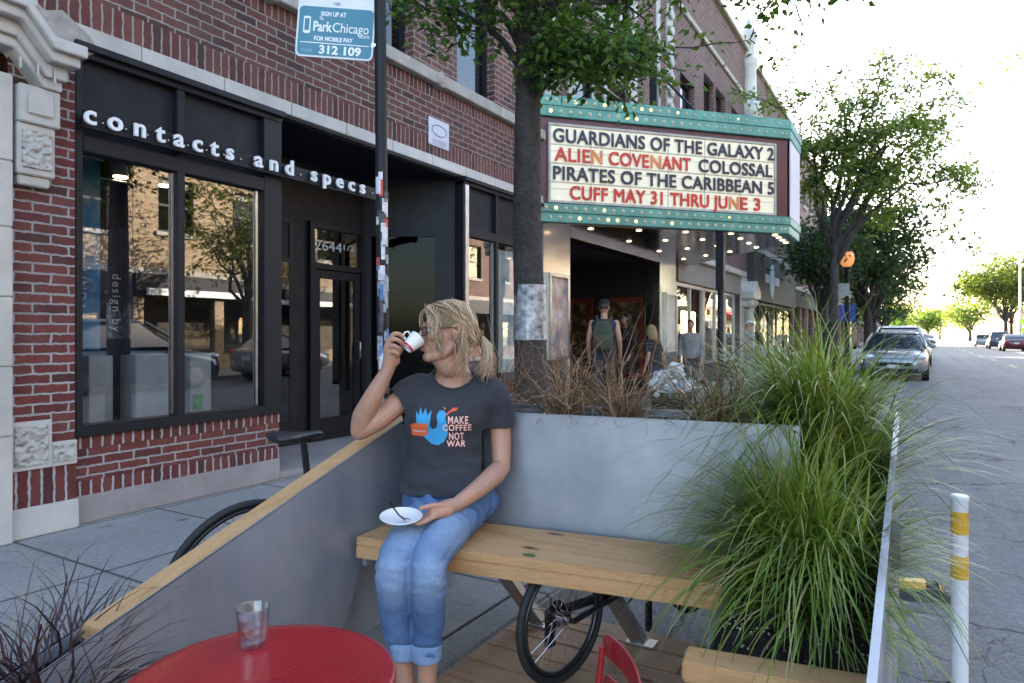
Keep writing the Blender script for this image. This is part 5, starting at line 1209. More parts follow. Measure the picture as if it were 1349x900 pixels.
# ---- body
m = MB()
limb = lambda pts, rr: m.limb([Q(*p) for p in pts], rr)
limb([(-.20,3.06,.6),(-.245,3.06,.75),(-.245,3.06,.9),(-.235,3.07,.985)], [.1,.1,.11,.085])
limb([(-.375,3.07,.995),(-.23,3.08,1.0),(-.08,3.07,.99)], [.045,.055,.045])
limb([(-.222,3.075,1.02),(-.224,3.055,1.07),(-.228,3.03,1.12)], [.058,.05,.05])           # neck
limb([(-.16,3.09,1.01),(-.2,3.08,1.055)], [.032,.036]); limb([(-.3,3.09,1.01),(-.25,3.08,1.055)], [.032,.036])
# raised arm
limb([(-.385,3.07,.985),(-.44,3.02,.935),(-.50,2.985,.885),(-.562,2.975,.848)], [.047,.043,.041,.035])
limb([(-.562,2.975,.848),(-.545,2.96,.905),(-.50,2.935,.985),(-.452,2.925,1.072)], [.035,.041,.035,.0235])
limb([(-.07,3.07,.985),(-.050,3.07,.9),(-.042,3.06,.80),(-.040,3.035,.70)], [.048,.043,.039,.034])
limb([(-.040,3.035,.70),(-.066,2.975,.685),(-.125,2.885,.650),(-.197,2.815,.612)], [.034,.039,.033,.0235])
# hand with the cup
hand = lambda pts, r: m.limb([Q(*p) for p in pts], r, 10)
hand([(-.452,2.925,1.072),(-.443,2.925,1.105),(-.437,2.918,1.14)], [.025,.027,.026]); hand([(-.44,2.925,1.10),(-.446,2.915,1.15),(-.442,2.918,1.182)], [.024,.02,.012]); hand([(-.43,2.93,1.11),(-.436,2.912,1.14)], [.024,.016])
hand([(-.442,2.922,1.186),(-.425,2.912,1.205),(-.404,2.916,1.203),(-.390,2.928,1.187)], [.0095,.0092,.0085,.0072])
hand([(-.446,2.914,1.170),(-.425,2.898,1.186),(-.404,2.903,1.180),(-.395,2.918,1.166)], [.0095,.0092,.0085,.0072])
hand([(-.446,2.908,1.152),(-.424,2.889,1.163),(-.406,2.897,1.153),(-.405,2.912,1.140)], [.009,.0088,.008,.007])
hand([(-.443,2.906,1.134),(-.424,2.892,1.141),(-.411,2.900,1.131),(-.413,2.912,1.121)], [.0082,.008,.0074,.0064])
hand([(-.432,2.94,1.112),(-.412,2.952,1.140),(-.396,2.947,1.168),(-.388,2.940,1.182)], [.013,.0105,.009,.0078])
# hand with the saucer
hand2 = lambda pts, r: hand([(p[0]+.011,p[1]-.08,p[2]+.026) for p in pts], r)
hand2([(-.208,2.895,.588),(-.24,2.868,.584),(-.275,2.842,.577)], [.025,.027,.021]); hand2([(-.23,2.86,.575),(-.272,2.822,.572)], [.02,.016])
for pts in (((-.272,2.856,.574),(-.30,2.842,.566),(-.322,2.83,.560),(-.338,2.822,.5585)),((-.276,2.842,.571),(-.306,2.822,.562),(-.33,2.808,.5565),(-.347,2.80,.556)),((-.277,2.828,.569),(-.303,2.806,.560),(-.325,2.79,.556),(-.34,2.782,.556)),((-.273,2.814,.567),(-.295,2.793,.560),(-.312,2.78,.556),(-.324,2.772,.556))):
    hand2(pts, [.0092,.0088,.008,.007])
hand2([(-.235,2.856,.592),(-.268,2.836,.600),(-.296,2.822,.599),(-.316,2.813,.596)], [.0125,.0105,.0092,.008])
# legs and feet
for hip, kn, cf, an, toe in (((-.295,3.02,.57),(-.372,2.63,.485),(-.368,2.65,.33),(-.342,2.64,.10),(-.372,2.47,.03)),((-.17,3.03,.57),(-.263,2.61,.49),(-.26,2.625,.33),(-.27,2.62,.10),(-.275,2.45,.03))):
    mid = tuple((a+b)/2 for a, b in zip(hip, kn))
    limb([(hip[0],hip[1],.55),(mid[0],mid[1],.515),(kn[0],kn[1]+.03,.475)], [.07,.055,.042]); limb([(kn[0],kn[1]+.03,.475), cf, tuple((a+2*b)/3 for a, b in zip(cf, an)), an, (an[0],an[1]+.005,.055)], [.042,.042,.034,.030,.032])
    limb([(an[0],an[1]+.03,.035),(an[0],an[1]-.03,.05),tuple((2*a+b)/3 for a, b in zip(toe,an)),toe], [.032,.036,.034,.02])
# head
hc = Q(-.240,3.0,1.212); hf = Vector((-.93,-.365,.02)).normalized(); hl = Vector((0,0,1)).cross(hf).normalized(); hu = hf.cross(hl)
HM = Matrix(((hf.x,hl.x,hu.x,hc.x),(hf.y,hl.y,hu.y,hc.y),(hf.z,hl.z,hu.z,hc.z),(0,0,0,1)))
hp = lambda x, y, z: HM @ Vector((x,y,z))
he = lambda c, r, a=12, b=18: m.ell(c, r, a, b, HM)
he((-.012,0,.032),(.094,.073,.083)); he((.03,0,-.02),(.062,.062,.088))
for s in (-1,1):
    m.limb([hp(-.0,s*.052,-.05),hp(.03,s*.044,-.078),hp(.068,s*.012,-.094)], [.02,.02,.017]); he((.058,s*.04,-.014),(.03,.024,.026)); m.limb([hp(.08,s*.012,.024),hp(.078,s*.045,.022)], [.0115,.01])
    # ear
    m.limb([hp(-.008,s*.070,-.028),hp(-.012,s*.076,-.012),hp(-.022,s*.082,.012),hp(-.012,s*.080,.026),hp(.002,s*.074,.02)], [.007,.006,.0055,.0055,.005]); he((-.008,s*.071,-.001),(.013,.007,.024))
    he((.104,s*.009,-.032),(.010,.009,.008))
m.limb([hp(.074,-.012,-.094),hp(.074,.012,-.094)], [.017,.017]); m.limb([hp(.088,0,.016),hp(.098,0,-.004),hp(.114,0,-.027)], [.0095,.0095,.0105])
m.limb([hp(.088,-.014,-.052),hp(.096,0,-.050),hp(.088,.014,-.052)], [.006,.0075,.006]); m.limb([hp(.085,-.013,-.063),hp(.093,0,-.065),hp(.085,.013,-.063)], [.007,.008,.007])
he((.07,0,-.06),(.02,.03,.03)); m.limb([hp(.02,0,-.085),hp(-.01,0,-.12)], [.045,.05])
me = fuse(m, .0032, 4)
woman = link('person', me, SKIN, None, True, 'woman in a charcoal printed T-shirt and jeans on the bench, sipping from a cup', 'person')
woman.location = B0; woman.rotation_euler = (0, 0, YAW)
def part(me, name, mt, par=woman, smooth=True):
    o = link(name, me, mt, None, smooth); o.parent = par; return o
def pb(mb, name, mt, par=woman, smooth=True, raw=False):
    o = mb.build(name, mt, None, smooth, raw=raw); o.parent = par; return o
LIP = mat('lips', (.42,.14,.12), .4, 0, .05)
l_ = MB(); l_.limb([hp(.0905,-.016,-.0525),hp(.1005,0,-.0515),hp(.0905,.016,-.0525)], [.003,.0055,.003], 8); l_.limb([hp(.088,-.015,-.0625),hp(.0985,0,-.064),hp(.088,.015,-.0625)], [.003,.006,.003], 8); pb(l_, 'lips', LIP)
for s in (-1,1):
    e_ = MB(); e_.ell((.0,0,0),(.0115,.0115,.0115),10,14,T(*hp(.0755,s*.031,.004))); o = pb(e_, 'eye', mat('eye white', (.6,.58,.55), .2, 0, .03))
    e_ = MB(); e_.ell((.0,0,0),(.0058,.0058,.0058),8,10,T(*hp(.083,s*.031,.003))); pb(e_, 'iris', mat('iris', (.06,.09,.1), .15), o)
    e_ = MB(); e_.limb([hp(.0885,s*.016,.027),hp(.089,s*.03,.031),hp(.08,s*.048,.026)], [.0025,.0034,.002], 6); pb(e_, 'eyebrow', mat('brown brow', (.14,.085,.045), .8))
g_ = MB()
for s in (-1,1):
    ring = [hp(.1-.10*abs(s*.032+.024*math.cos(a)*s)**1.35*3, s*.032+.024*math.cos(a)*s, .002+.0165*math.sin(a)) for a in [2*math.pi*k/24 for k in range(25)]]
    g_.tube(ring, .0021, 6, False); g_.tube([hp(.082,s*.057,.008),hp(.06,s*.069,.012),hp(.0,s*.078,.018),hp(-.02,s*.08,.004)], .0019, 6)
g_.tube([hp(.1,-.009,.006),hp(.104,0,.01),hp(.1,.009,.006)], .002, 6)
gl_ = pb(g_, 'glasses', mat('dark spectacle frame', (.02,.012,.014), .25))
ln = MB()
for s in (-1,1):
    c = len(ln.v); ln.v += [tuple(hp(.1-.10*abs(s*.032+.022*math.cos(a)*s)**1.35*3, s*.032+.022*math.cos(a)*s, .002+.015*math.sin(a))) for a in [2*math.pi*k/20 for k in range(20)]]; ln.f.append(tuple(range(c,c+20)))
pb(ln, 'lens', glass('spectacle lens', 1.6, (.8,.8,.82), 0, .05), gl_, False)
# ---- hair
def HAIRM():
    t = NT('blonde hair'); g = t.n('ShaderNodeNewGeometry')
    col = t.ramp(g.outputs['Random Per Island'], [(0,(.12,.07,.04)),(.22,(.27,.165,.09)),(.5,(.48,.315,.18)),(.8,(.66,.475,.30)),(1,(.74,.58,.41))])
    return t.done(t.bsdf(col, .42, 0, None, Anisotropic=.5))
HAIR = HAIRM(); rng = random.Random(17); h = MB()
cap = MB(); cap.ell((-.016,0,.034),(.100,.078,.0865),20,30)
keep = [i for i, v in enumerate(cap.v) if not (v[0] > .055 and v[2] < .085) and v[2] > -.035 and not (v[0] > -.0 and v[2] < .02) ]
ks = set(keep); capf = [f for f in cap.f if all(i in ks for i in f)]
capm = MB(); capm.add(cap.v, capf, HM)
def onhead(x, y, z, k=1.0):                            # push a point out to the scalp
    c = Vector((-.016,0,.034)); d = Vector((x,y,z))-c; s = math.sqrt((d.x/.100)**2+(d.y/.078)**2+(d.z/.0865)**2)
    return c + d*(max(1.0, 1/s if s > 0 else 1) if s < 1 else 1)*k if s < 1 else Vector((x,y,z))
def lock(pts, r0, free=0, n=5, flat=.55):
    P = []
    for i in range(len(pts)-1):
        for k in range(4):
            t_ = k/4; p0, p1, p2, p3 = [Vector(pts[max(0,min(len(pts)-1,i+o))]) for o in (-1,0,1,2)]
            p = .5*((2*p1)+(p2-p0)*t_+(2*p0-5*p1+4*p2-p3)*t_*t_+(3*p1-p0-3*p2+p3)*t_**3); P.append(p)
    P.append(Vector(pts[-1])); N_ = len(P); cut_ = int(N_*(1-free)); ex = rng.uniform(1.005,1.045)
    out = []
    for i, p in enumerate(P):
        if i <= cut_: p = onhead(*p, ex)
        out.append(HM @ p)
    rr = [r0*min(1, .35+3*i/N_)*(1 if i < N_*.55 else 1-.85*(i-N_*.55)/(N_*.45)) for i in range(N_)]
    h.tube(out, rr, n, True, flat)
gz = lambda s: rng.gauss(0, s)
for k in range(460):                                    # swept from the parting over the side to the tail
    s = 1 if rng.random() < .72 else -1; x0 = rng.uniform(-.07,.068); y0 = gz(.012)-.012
    start = (x0, y0, .118-.9*max(0,x0-.02)**2*10)
    mid1 = (x0*.75-.01+gz(.008), s*(.055+gz(.008)), .088+gz(.008)); mid2 = (-.055+x0*.25+gz(.01), s*(.072+gz(.005)), .035+gz(.012)+x0*.25); end = (-.112+gz(.008), s*.022+gz(.012), -.018+gz(.014))
    lock([start, mid1, mid2, end], rng.uniform(.0012,.0027))
for k in range(110):                                     # low sides behind the ear
    y = rng.uniform(.03,.074); lock([(rng.uniform(-.05,.02), y*.9, .08+gz(.015)), (-.05+gz(.01), .074+gz(.004), .01+gz(.01)), (-.088+gz(.008), .045+gz(.01), -.03+gz(.01)), (-.112+gz(.006), .01+gz(.01), -.03+gz(.01))], rng.uniform(.0015,.003))
for k in range(64):                                     # loose fringe over temple and cheek
    u_ = rng.random(); x0 = rng.uniform(.03,.082)
    lock([(x0-.02, -.008+gz(.012), .117-x0*.25), (x0+.016+gz(.006), .036+gz(.009), .094-x0*.12+gz(.006)), (x0*.5+.036+gz(.008), .064+gz(.006), .045+gz(.012)), (x0*.34+.040+gz(.008), .074+gz(.005), -.006+gz(.012)), (x0*.26+.036+gz(.009), .072+gz(.008), -.032-.04*u_+gz(.01)), (x0*.2+.032+gz(.012), .068+gz(.010), -.045-.055*u_)], rng.uniform(.0006,.0014), .62)
for k in range(16):                                     # far side fringe
    lock([(.06, -.015, .105), (.09+gz(.005), -.04, .07), (.09+gz(.006), -.058, .02+gz(.01)), (.075, -.068, -.05+gz(.02))], .0018, .6)
for k in range(66):                                     # strands falling behind the ear to the neck
    lock([(-.02+gz(.015), .062, .07), (-.035+gz(.01), .08+gz(.004), .02), (-.036+gz(.014), .080+gz(.006), -.05+gz(.01)), (-.034+gz(.02), .074+gz(.012), -.10+gz(.012)), (-.026+gz(.024), .072+gz(.016), -.145-.03*rng.random())], rng.uniform(.0006,.0014), .66)
for k in range(260):                                    # pony tail
    a = rng.uniform(0,6.28); q = math.sqrt(rng.random()); ox, oz = q*math.cos(a), q*math.sin(a)
    lock([(-.10+gz(.004), .012*ox, -.018+.012*oz), (-.128+.012*ox, .02+.024*oz, -.028+.014*oz), (-.150+.020*ox, .03+.03*oz, -.065+gz(.006)), (-.150+.022*ox+gz(.006), .035+.030*oz, -.108+gz(.012)), (-.138+.026*ox+gz(.012), .04+.028*oz, -.150+gz(.018))], rng.uniform(.0013,.0027), 1)
ho = pb(h, 'hair', HAIR, woman, True, True)
capm2 = pb(capm, 'scalp_hair', mat('dark blonde roots', (.2,.135,.07), .7, 0, .4, 90, .5, 200), ho)
e_ = MB(); e_.torus(.017,.006,20,8,HM @ T(-.118,.012,-.024) @ RZ(R(90)) @ RX(R(20))); pb(e_, 'hair_tie', M['black_plain'], ho)
# ---- T-shirt
m = MB()
torso(m, [(*Q(-.238,3.05,.60),.190,.140),(*Q(-.238,3.05,.64),.188,.140),(*Q(-.243,3.055,.69),.168,.126),(*Q(-.25,3.06,.75),.154,.112),(*Q(-.252,3.06,.82),.160,.116),(*Q(-.25,3.055,.885),.172,.123),(*Q(-.246,3.06,.94),.182,.116),(*Q(-.238,3.07,.985),.182,.098),(*Q(-.232,3.08,1.02),.15,.078),(*Q(-.228,3.08,1.052),.095,.066),(*Q(-.226,3.08,1.075),.06,.06)])
for s in (-.318,-.188): m.ell(Q(s,2.985,.888),(.066,.056,.064),10,14)
m.limb([Q(-.10,3.07,1.005),Q(-.06,3.072,.95),Q(-.05,3.075,.86),Q(-.049,3.08,.83)], [.055,.062,.060,.058])
m.limb([Q(-.35,3.075,1.0),Q(-.395,3.055,.975),Q(-.43,3.03,.948),Q(-.46,3.005,.925)], [.056,.060,.058,.056])
def shirt_fold(c):
    f = mnoise.noise(Vector((c.x*9+c.z*6, c.y*7, c.z*17-c.x*5)))*.0060 + mnoise.noise(Vector((c.x*26, c.y*18, c.z*34+c.x*22)))*.0016
    low = max(0, min(1, (.80-c.z)/.15)); f += low*.0060*math.sin(c.z*86+4*mnoise.noise(c*11)+c.x*9)
    return f
sh = fuse(m, .0062, 9, shirt_fold)
NK = Q(-.232,3.04,1.03)
sh = cut(sh, [((0,0,.617),(0,0,-1), lambda c: c.z < .66 and abs(c.x) < .25 and c.y > -.2),
              (Q(-.049,3.075,.848),(-.02,.0,-1), lambda c: c.x > .125 and c.z < .9),
              (Q(-.434,3.028,.945),(-.78,-.42,-.46), lambda c: c.x < -.165 and c.z < 1.0 and c.z > .87),
              ((0,0,1.09),(0,0,1), lambda c: c.z > 1.04)])
def gneck(c):
    b = .088 if c.y < .03 else .045
    return math.sqrt(((c.x-.014)/.088)**2 + ((c.z-1.092)/b)**2) - 1
bm = bmesh.new(); bm.from_mesh(sh)
bmesh.ops.delete(bm, geom=[f for f in bm.faces if gneck(f.calc_center_median()) < 0 and f.calc_center_median().z > .95], context='FACES')
for v in bm.verts:
    if v.is_boundary and abs(gneck(v.co)) < .25 and v.co.z > .95:
        for _ in range(3):
            g0 = gneck(v.co); e = 1e-3; gx = (gneck(v.co+Vector((e,0,0)))-g0)/e; gz_ = (gneck(v.co+Vector((0,0,e)))-g0)/e; q_ = gx*gx+gz_*gz_
            if q_ > 1: v.co.x -= g0*gx/q_; v.co.z -= g0*gz_/q_
for _ in range(5):
    bv = [v for v in bm.verts if v.is_boundary]; bmesh.ops.smooth_vert(bm, verts=bv, factor=.5, use_axis_x=True, use_axis_y=True, use_axis_z=True)
eds = [e for e in bm.edges if e.is_boundary and all(v.co.z > .96 and abs(gneck(v.co)) < .4 for v in e.verts)]
adj = {}
for e in eds:
    for a_, b_ in (list(e.verts), list(e.verts)[::-1]): adj.setdefault(a_, []).append(b_)
loop = []
if adj:
    cur = max(adj, key=lambda v: -v.co.z); prev = None
    while cur is not None and cur not in loop:
        loop.append(cur); nx = [v for v in adj[cur] if v not in loop]; cur = nx[0] if nx else None
NKL = [v.co.copy() for v in loop]
for _ in range(6): NKL = [(NKL[i-1]+NKL[i]*2+NKL[(i+1) % len(NKL)])/4 for i in range(len(NKL))]
bm.to_mesh(sh); bm.free()
bvh = BVHTree.FromPolygons([v.co.copy() for v in sh.vertices], [tuple(p.vertices) for p in sh.polygons])
sh = evaluated(sh, [('SOLIDIFY', dict(thickness=.0028, offset=-1))])
t = NT('charcoal jersey'); c = t.coord(); SHM = t.done(t.bsdf(t.ramp(t.noise(c, 5, 5), [(.3,(.026,.027,.034)),(.7,(.038,.039,.048))]), .9, 0, t.bump(t.noise(t.coord(scale=(1,1,.8)), 15, 4, .6), .45, .014, t.bump(t.noise(c, 420, 3), .25, .001)), Sheen_Weight=.04))
shirt = part(sh, 't_shirt', SHM)
def decal(polys, name, mt, lift, par=shirt, subdiv=2):   # a flat print laid onto the cloth
    out = MB()
    if isinstance(polys, MB): bm = bmesh.new(); vs = [bm.verts.new(p) for p in polys.v]; [bm.faces.new([vs[i] for i in f]) for f in polys.f if len(set(f)) == len(f)]
    else:
        bm = bmesh.new()
        for pl in polys: bm.faces.new([bm.verts.new((p[0],p[1],0)) for p in pl])
    bmesh.ops.triangulate(bm, faces=bm.faces)
    if subdiv: bmesh.ops.subdivide_edges(bm, edges=bm.edges, cuts=subdiv, use_grid_fill=True)
    bm.verts.index_update(); V_ = []
    for v in bm.verts:
        u, z = v.co.x, v.co.y; o = Q(u*1.0, 2.4, z); hit = bvh.ray_cast(o, Vector((0,1,0)), 1.2)
        y = hit[0].y - lift if hit[0] is not None else Q(0,2.95,0).y
        V_.append((o.x, y, z))
    out.add(V_, [tuple(v.index for v in f.verts) for f in bm.faces]); bm.free()
    o = out.build(name, mt, None, False, raw=True); o.parent = par; return o
px2 = lambda x, y: ((x-674.5)/1060*2.94, 1.2-(y-442)/1060*2.94)
BLUEP = mat('turquoise print', (.04,.33,.62), .7, 0, .08, 20); ORP = mat('orange print', (.75,.13,.05), .7); WHP = mat('white print', (.75,.72,.68), .7)
bird = [(549,557),(548.5,541),(552,547),(554,536),(557.5,546),(561,537),(563.5,547),(569,540),(567.5,552),(566.5,560),(570,565),(575,563.5),(577,556),(575.5,547),(579,541),(585,540.5),(588.5,545),(587,551),(590,560),(590,572),(585,582),(577,586.5),(568,584.5),(560,577),(552,566)]
decal([[px2(*p) for p in bird]], 'bird_print', BLUEP, .0014)
decal([[px2(*p) for p in q] for q in ([(540,560),(547,557),(563,557.5),(564.5,572),(556,575),(542,574)],[(588,545),(597,537),(604,537),(601,541),(594,542.5),(589,547)],[(586,540),(584,536),(588,537.5)])], 'orange_print', ORP, .0024)
def shirt_text(txt, x0, x1, y, hpx):
    (ua, z), (ub, _) = px2(x0, y), px2(x1, y); hh = hpx/1060*2.94
    for b_, mt, lf_, gr in ((.0011, ORP, .0026, .0014), (-.0001, WHP, .0034, 0)):
        t = text_mb(txt, hh/.73, 0, b_*1.2, 1.12, 'LEFT'); fit_width(t, ub-ua+2*gr, ua-gr); place(t, T(0, z, 0)); decal(t, 'lettering', mt, lf_, shirt, 0)
shirt_text('MAKE', 591, 617, 557.5, 10); shirt_text('COFFEE', 584, 621, 567, 8.5); shirt_text('NOT', 592, 611, 579, 9.5); shirt_text('WAR', 589, 613, 588.5, 8.5)
t_ = text_mb('PEACE', .0105, 0, .0002, 1, 'LEFT'); (ua, z) = px2(544, 569); fit_width(t_, px2(561,0)[0]-ua, ua); place(t_, T(0,z,0)); decal(t_, 'lettering', WHP, .0034, shirt, 0)
nk = MB()                                                # collar rib along the cut neckline
if len(NKL) > 8: nk.tube([p+Vector((0,-.001,-.002)) for p in NKL[::2]]+[NKL[0]+Vector((0,-.001,-.002))], .0052, 8, False); pb(nk, 'collar', SHM, shirt)
# ---- jeans
m = MB()
m.ell(Q(-.235,3.06,.565),(.188,.125,.10),16,24); torso(m, [(*Q(-.237,3.055,.56),.18,.12),(*Q(-.24,3.055,.62),.170,.117),(*Q(-.242,3.057,.668),.150,.108)])
for pts in (((-.298,3.02,.560),(-.335,2.84,.526),(-.371,2.655,.487),(-.377,2.615,.43),(-.372,2.635,.32),(-.357,2.64,.22),(-.346,2.64,.155)),((-.168,3.03,.562),(-.212,2.84,.530),(-.258,2.645,.492),(-.263,2.595,.435),(-.262,2.615,.32),(-.267,2.62,.22),(-.271,2.62,.155))):
    m.limb([Q(*p) for p in pts], [.090,.072,.0595,.056,.053,.044,.042], 20)
def jean_fold(c):
    f = mnoise.noise(Vector((c.x*11, c.y*9, c.z*15)))*.0045 + mnoise.noise(Vector((c.x*30, c.y*24, c.z*48)))*.0018
    kd = min((c-Q(-.37,2.66,.44)).length, (c-Q(-.26,2.65,.44)).length); f += .006*math.exp(-(kd/.08)**2)*math.sin(c.z*150+6*mnoise.noise(c*14))
    hd = min((c-Q(-.15,2.93,.60)).length, (c-Q(-.31,2.93,.60)).length); f += .008*math.exp(-(hd/.10)**2)*math.sin(c.y*95+c.x*55+5*mnoise.noise(c*10))
    low = max(0, min(1, (.30-c.z)/.08)); f += low*.0035*math.sin(c.z*110+5*mnoise.noise(c*14))
    return f
jn = fuse(m, .006, 2, jean_fold); jn = cut(jn, [((0,0,.180),(0,0,-1), lambda c: c.z < .3 and c.y < -.3), ((0,0,.655),(0,0,1), lambda c: c.z > .6)])
t = NT('faded denim'); c = t.coord(); n = t.noise(c, 11, 6)
def near_(p, r):
    vm = t.n('ShaderNodeVectorMath', operation='DISTANCE'); t.l(c, vm.inputs[0]); vm.inputs[1].default_value = p
    return t.ramp(t.math('ADD', vm.outputs['Value'], t.math('MULTIPLY', t.math('SUBTRACT', n, .5), .1)), [(r*.25,(1,1,1)),(r,(0,0,0))])
wear = t.mix(1.0, t.mix(1.0, near_(Q(-.34,2.70,.56), .20), near_(Q(-.22,2.72,.57), .20), 'LIGHTEN'), t.mix(1.0, near_(Q(-.375,2.56,.46), .14), near_(Q(-.262,2.54,.47), .14), 'LIGHTEN'), 'LIGHTEN')
den = t.ramp(n, [(.3,(.055,.115,.25)),(.7,(.10,.18,.345))]); den = t.mix(t.math('MULTIPLY', t.math('MULTIPLY', wear, t.ramp(t.noise(c, 34, 6, .7), [(.3,(.72,.72,.72)),(.65,(1,1,1))])), .85), den, (.27,.37,.51))
tw = t.noise(t.coord(scale=(500,500,120)), 1, 2); den = t.mix(.25, den, t.ramp(tw, [(.35,(.55,.55,.6)),(.65,(1.2,1.2,1.2))]), 'MULTIPLY')
DENIM = t.done(t.bsdf(den, .85, 0, t.bump(t.noise(t.coord(scale=(1,1,1.6)), 26, 5, .65), .55, .012, t.bump(tw, .25, .001))))
jeans = part(evaluated(jn, [('SOLIDIFY', dict(thickness=.003, offset=-1))]), 'jeans', DENIM)
t = NT('denim turn-up'); DEN2 = t.done(t.bsdf(t.ramp(t.noise(t.coord(), 30, 5), [(.3,(.15,.24,.40)),(.7,(.24,.34,.50))]), .85))
for u, d in ((-.346,2.64),(-.271,2.62)):
    m = MB(); p = Q(u,d,0); pr = [(.044,.226),(.0485,.224),(.0495,.21),(.0485,.182),(.0495,.175),(.047,.172),(.042,.174)]
    m.lathe(pr, 28, T(p.x,p.y,0), cap=False)
    for i, v in enumerate(m.v): vv = Vector(v); m.v[i] = tuple(vv + Vector((vv.x-p.x, vv.y-p.y, 0))*.12*mnoise.noise(vv*28) + Vector((0,0,.004*mnoise.noise(vv*20))))
    pb(m, 'turn_up', DEN2, jeans)
m = MB(); m.lathe([(1,0),(1.012,.004),(1.012,.03),(1,.034)], 40, T(*Q(-.2405,3.056,.618)) @ SC(.174,.120,1), cap=False); pb(m, 'waistband', DENIM, jeans)
m = MB()
for a in (-2.25,-1.57,-.9): x, y = .1775*math.cos(a), .1235*math.sin(a); p = Q(-.2405,3.056,.61); m.box(p.x+x-.005,p.x+x+.005,p.y+y-.003,p.y+y+.003,p.z,p.z+.043)
pb(m, 'belt_loop', DENIM, jeans, False)
for u, d in ((-.36,2.565),(-.272,2.545)):
    m = MB(); p = Q(u,d,0); m.loft([ering((p.x,p.y,.004),.042,.115,24,.9), ering((p.x,p.y,.018),.042,.115,24,.9)]); o = pb(m, 'sandal', M['black_plain'], woman, 40)
    m = MB(); m.tube([(p.x-.036,p.y-.03,.018),(p.x-.02,p.y-.05,.062),(p.x+.015,p.y-.05,.064),(p.x+.036,p.y-.03,.018)], .008, 8, flat=.5); pb(m, 'strap', M['black_plain'], o)
# ---- cup, saucer, spoon
toW = T(*B0) @ RZ(YAW)
POR = mat('white porcelain', (.8,.8,.79), .15, 0, .02); REDR = mat('red glaze', (.55,.02,.04), .2)
cc = toW @ Q(-.360,2.925,1.172); ax = (toW.to_3x3() @ Vector((.62,.42,.62))).normalized()
hx = (toW.to_3x3() @ Vector((-.9,-.2,.25))); hx = (hx - ax*hx.dot(ax)).normalized()
CM = MF(cc - ax*.029, hx, ax.cross(hx))
cup = empty('coffee_cup', cc, 0, 'white espresso cup with a red foot ring at the lips of the seated woman', 'cup')
m = MB(); m.lathe([(0,.004),(.016,.004),(.017,.0),(.021,.0),(.0225,.004),(.0255,.018),(.0305,.045),(.0325,.058),(.0318,.0588),(.0305,.057),(.0285,.045),(.0235,.018),(.019,.008),(0,.007)], 40, CM, cap=False); m.build('bowl', POR, cup, smooth=40)
m = MB(); m.lathe([(.0215,.0005),(.0232,.004),(.0237,.008),(.0233,.0085)], 40, CM, cap=False); m.build('foot_ring', REDR, cup, smooth=40)
m = MB(); m.tube([CM @ Vector(p) for p in ((.029,0,.046),(.042,0,.049),(.048,0,.038),(.044,0,.025),(.027,0,.02))], [.004,.0035,.0035,.0035,.004], 8); m.build('handle', POR, cup, smooth=True)
m = MB(); m.lathe([(0,.03),(.0262,.03)], 24, CM, cap=False); m.build('coffee', mat('coffee', (.03,.012,.005), .1), cup)
sc_ = toW @ Q(-.367,2.71,.588); tl = (toW.to_3x3() @ Vector((.03,-.15,.98))).normalized(); sx = tl.orthogonal().normalized(); SM = MF(sc_, sx, tl.cross(sx))
sau = empty('saucer', sc_, 0, 'small white saucer resting on the knees of the woman in her left hand', 'saucer')
m = MB(); m.lathe([(0,.002),(.03,.002),(.034,0),(.05,.004),(.066,.012),(.0705,.0165),(.069,.0178),(.064,.0150),(.045,.0075),(.034,.0045),(0,.0045)], 48, SM, cap=False); m.build('dish', POR, sau, smooth=40)
sp = empty('teaspoon', sc_, 0, 'small steel teaspoon lying in the white saucer', 'spoon')
LM = toW.to_3x3(); s0_ = SM @ Vector((0,0,.012)); r_ = LM @ Vector((-1,-.1,0)); 
m = MB(); m.tube([s0_ + LM @ Vector((.012,-.02,.0)), s0_ + LM @ Vector((-.004,-.012,.008)), s0_ + LM @ Vector((-.022,.0,.026)), s0_ + LM @ Vector((-.036,.006,.046))], [.003,.0026,.0026,.004], 8); m.build('handle', M['black'], sp, smooth=True)
m = MB(); m.ell(s0_ + LM @ Vector((.022,-.026,-.001)), (.014,.01,.004), 8, 12); m.build('spoon_bowl', CHR, sp, smooth=True)
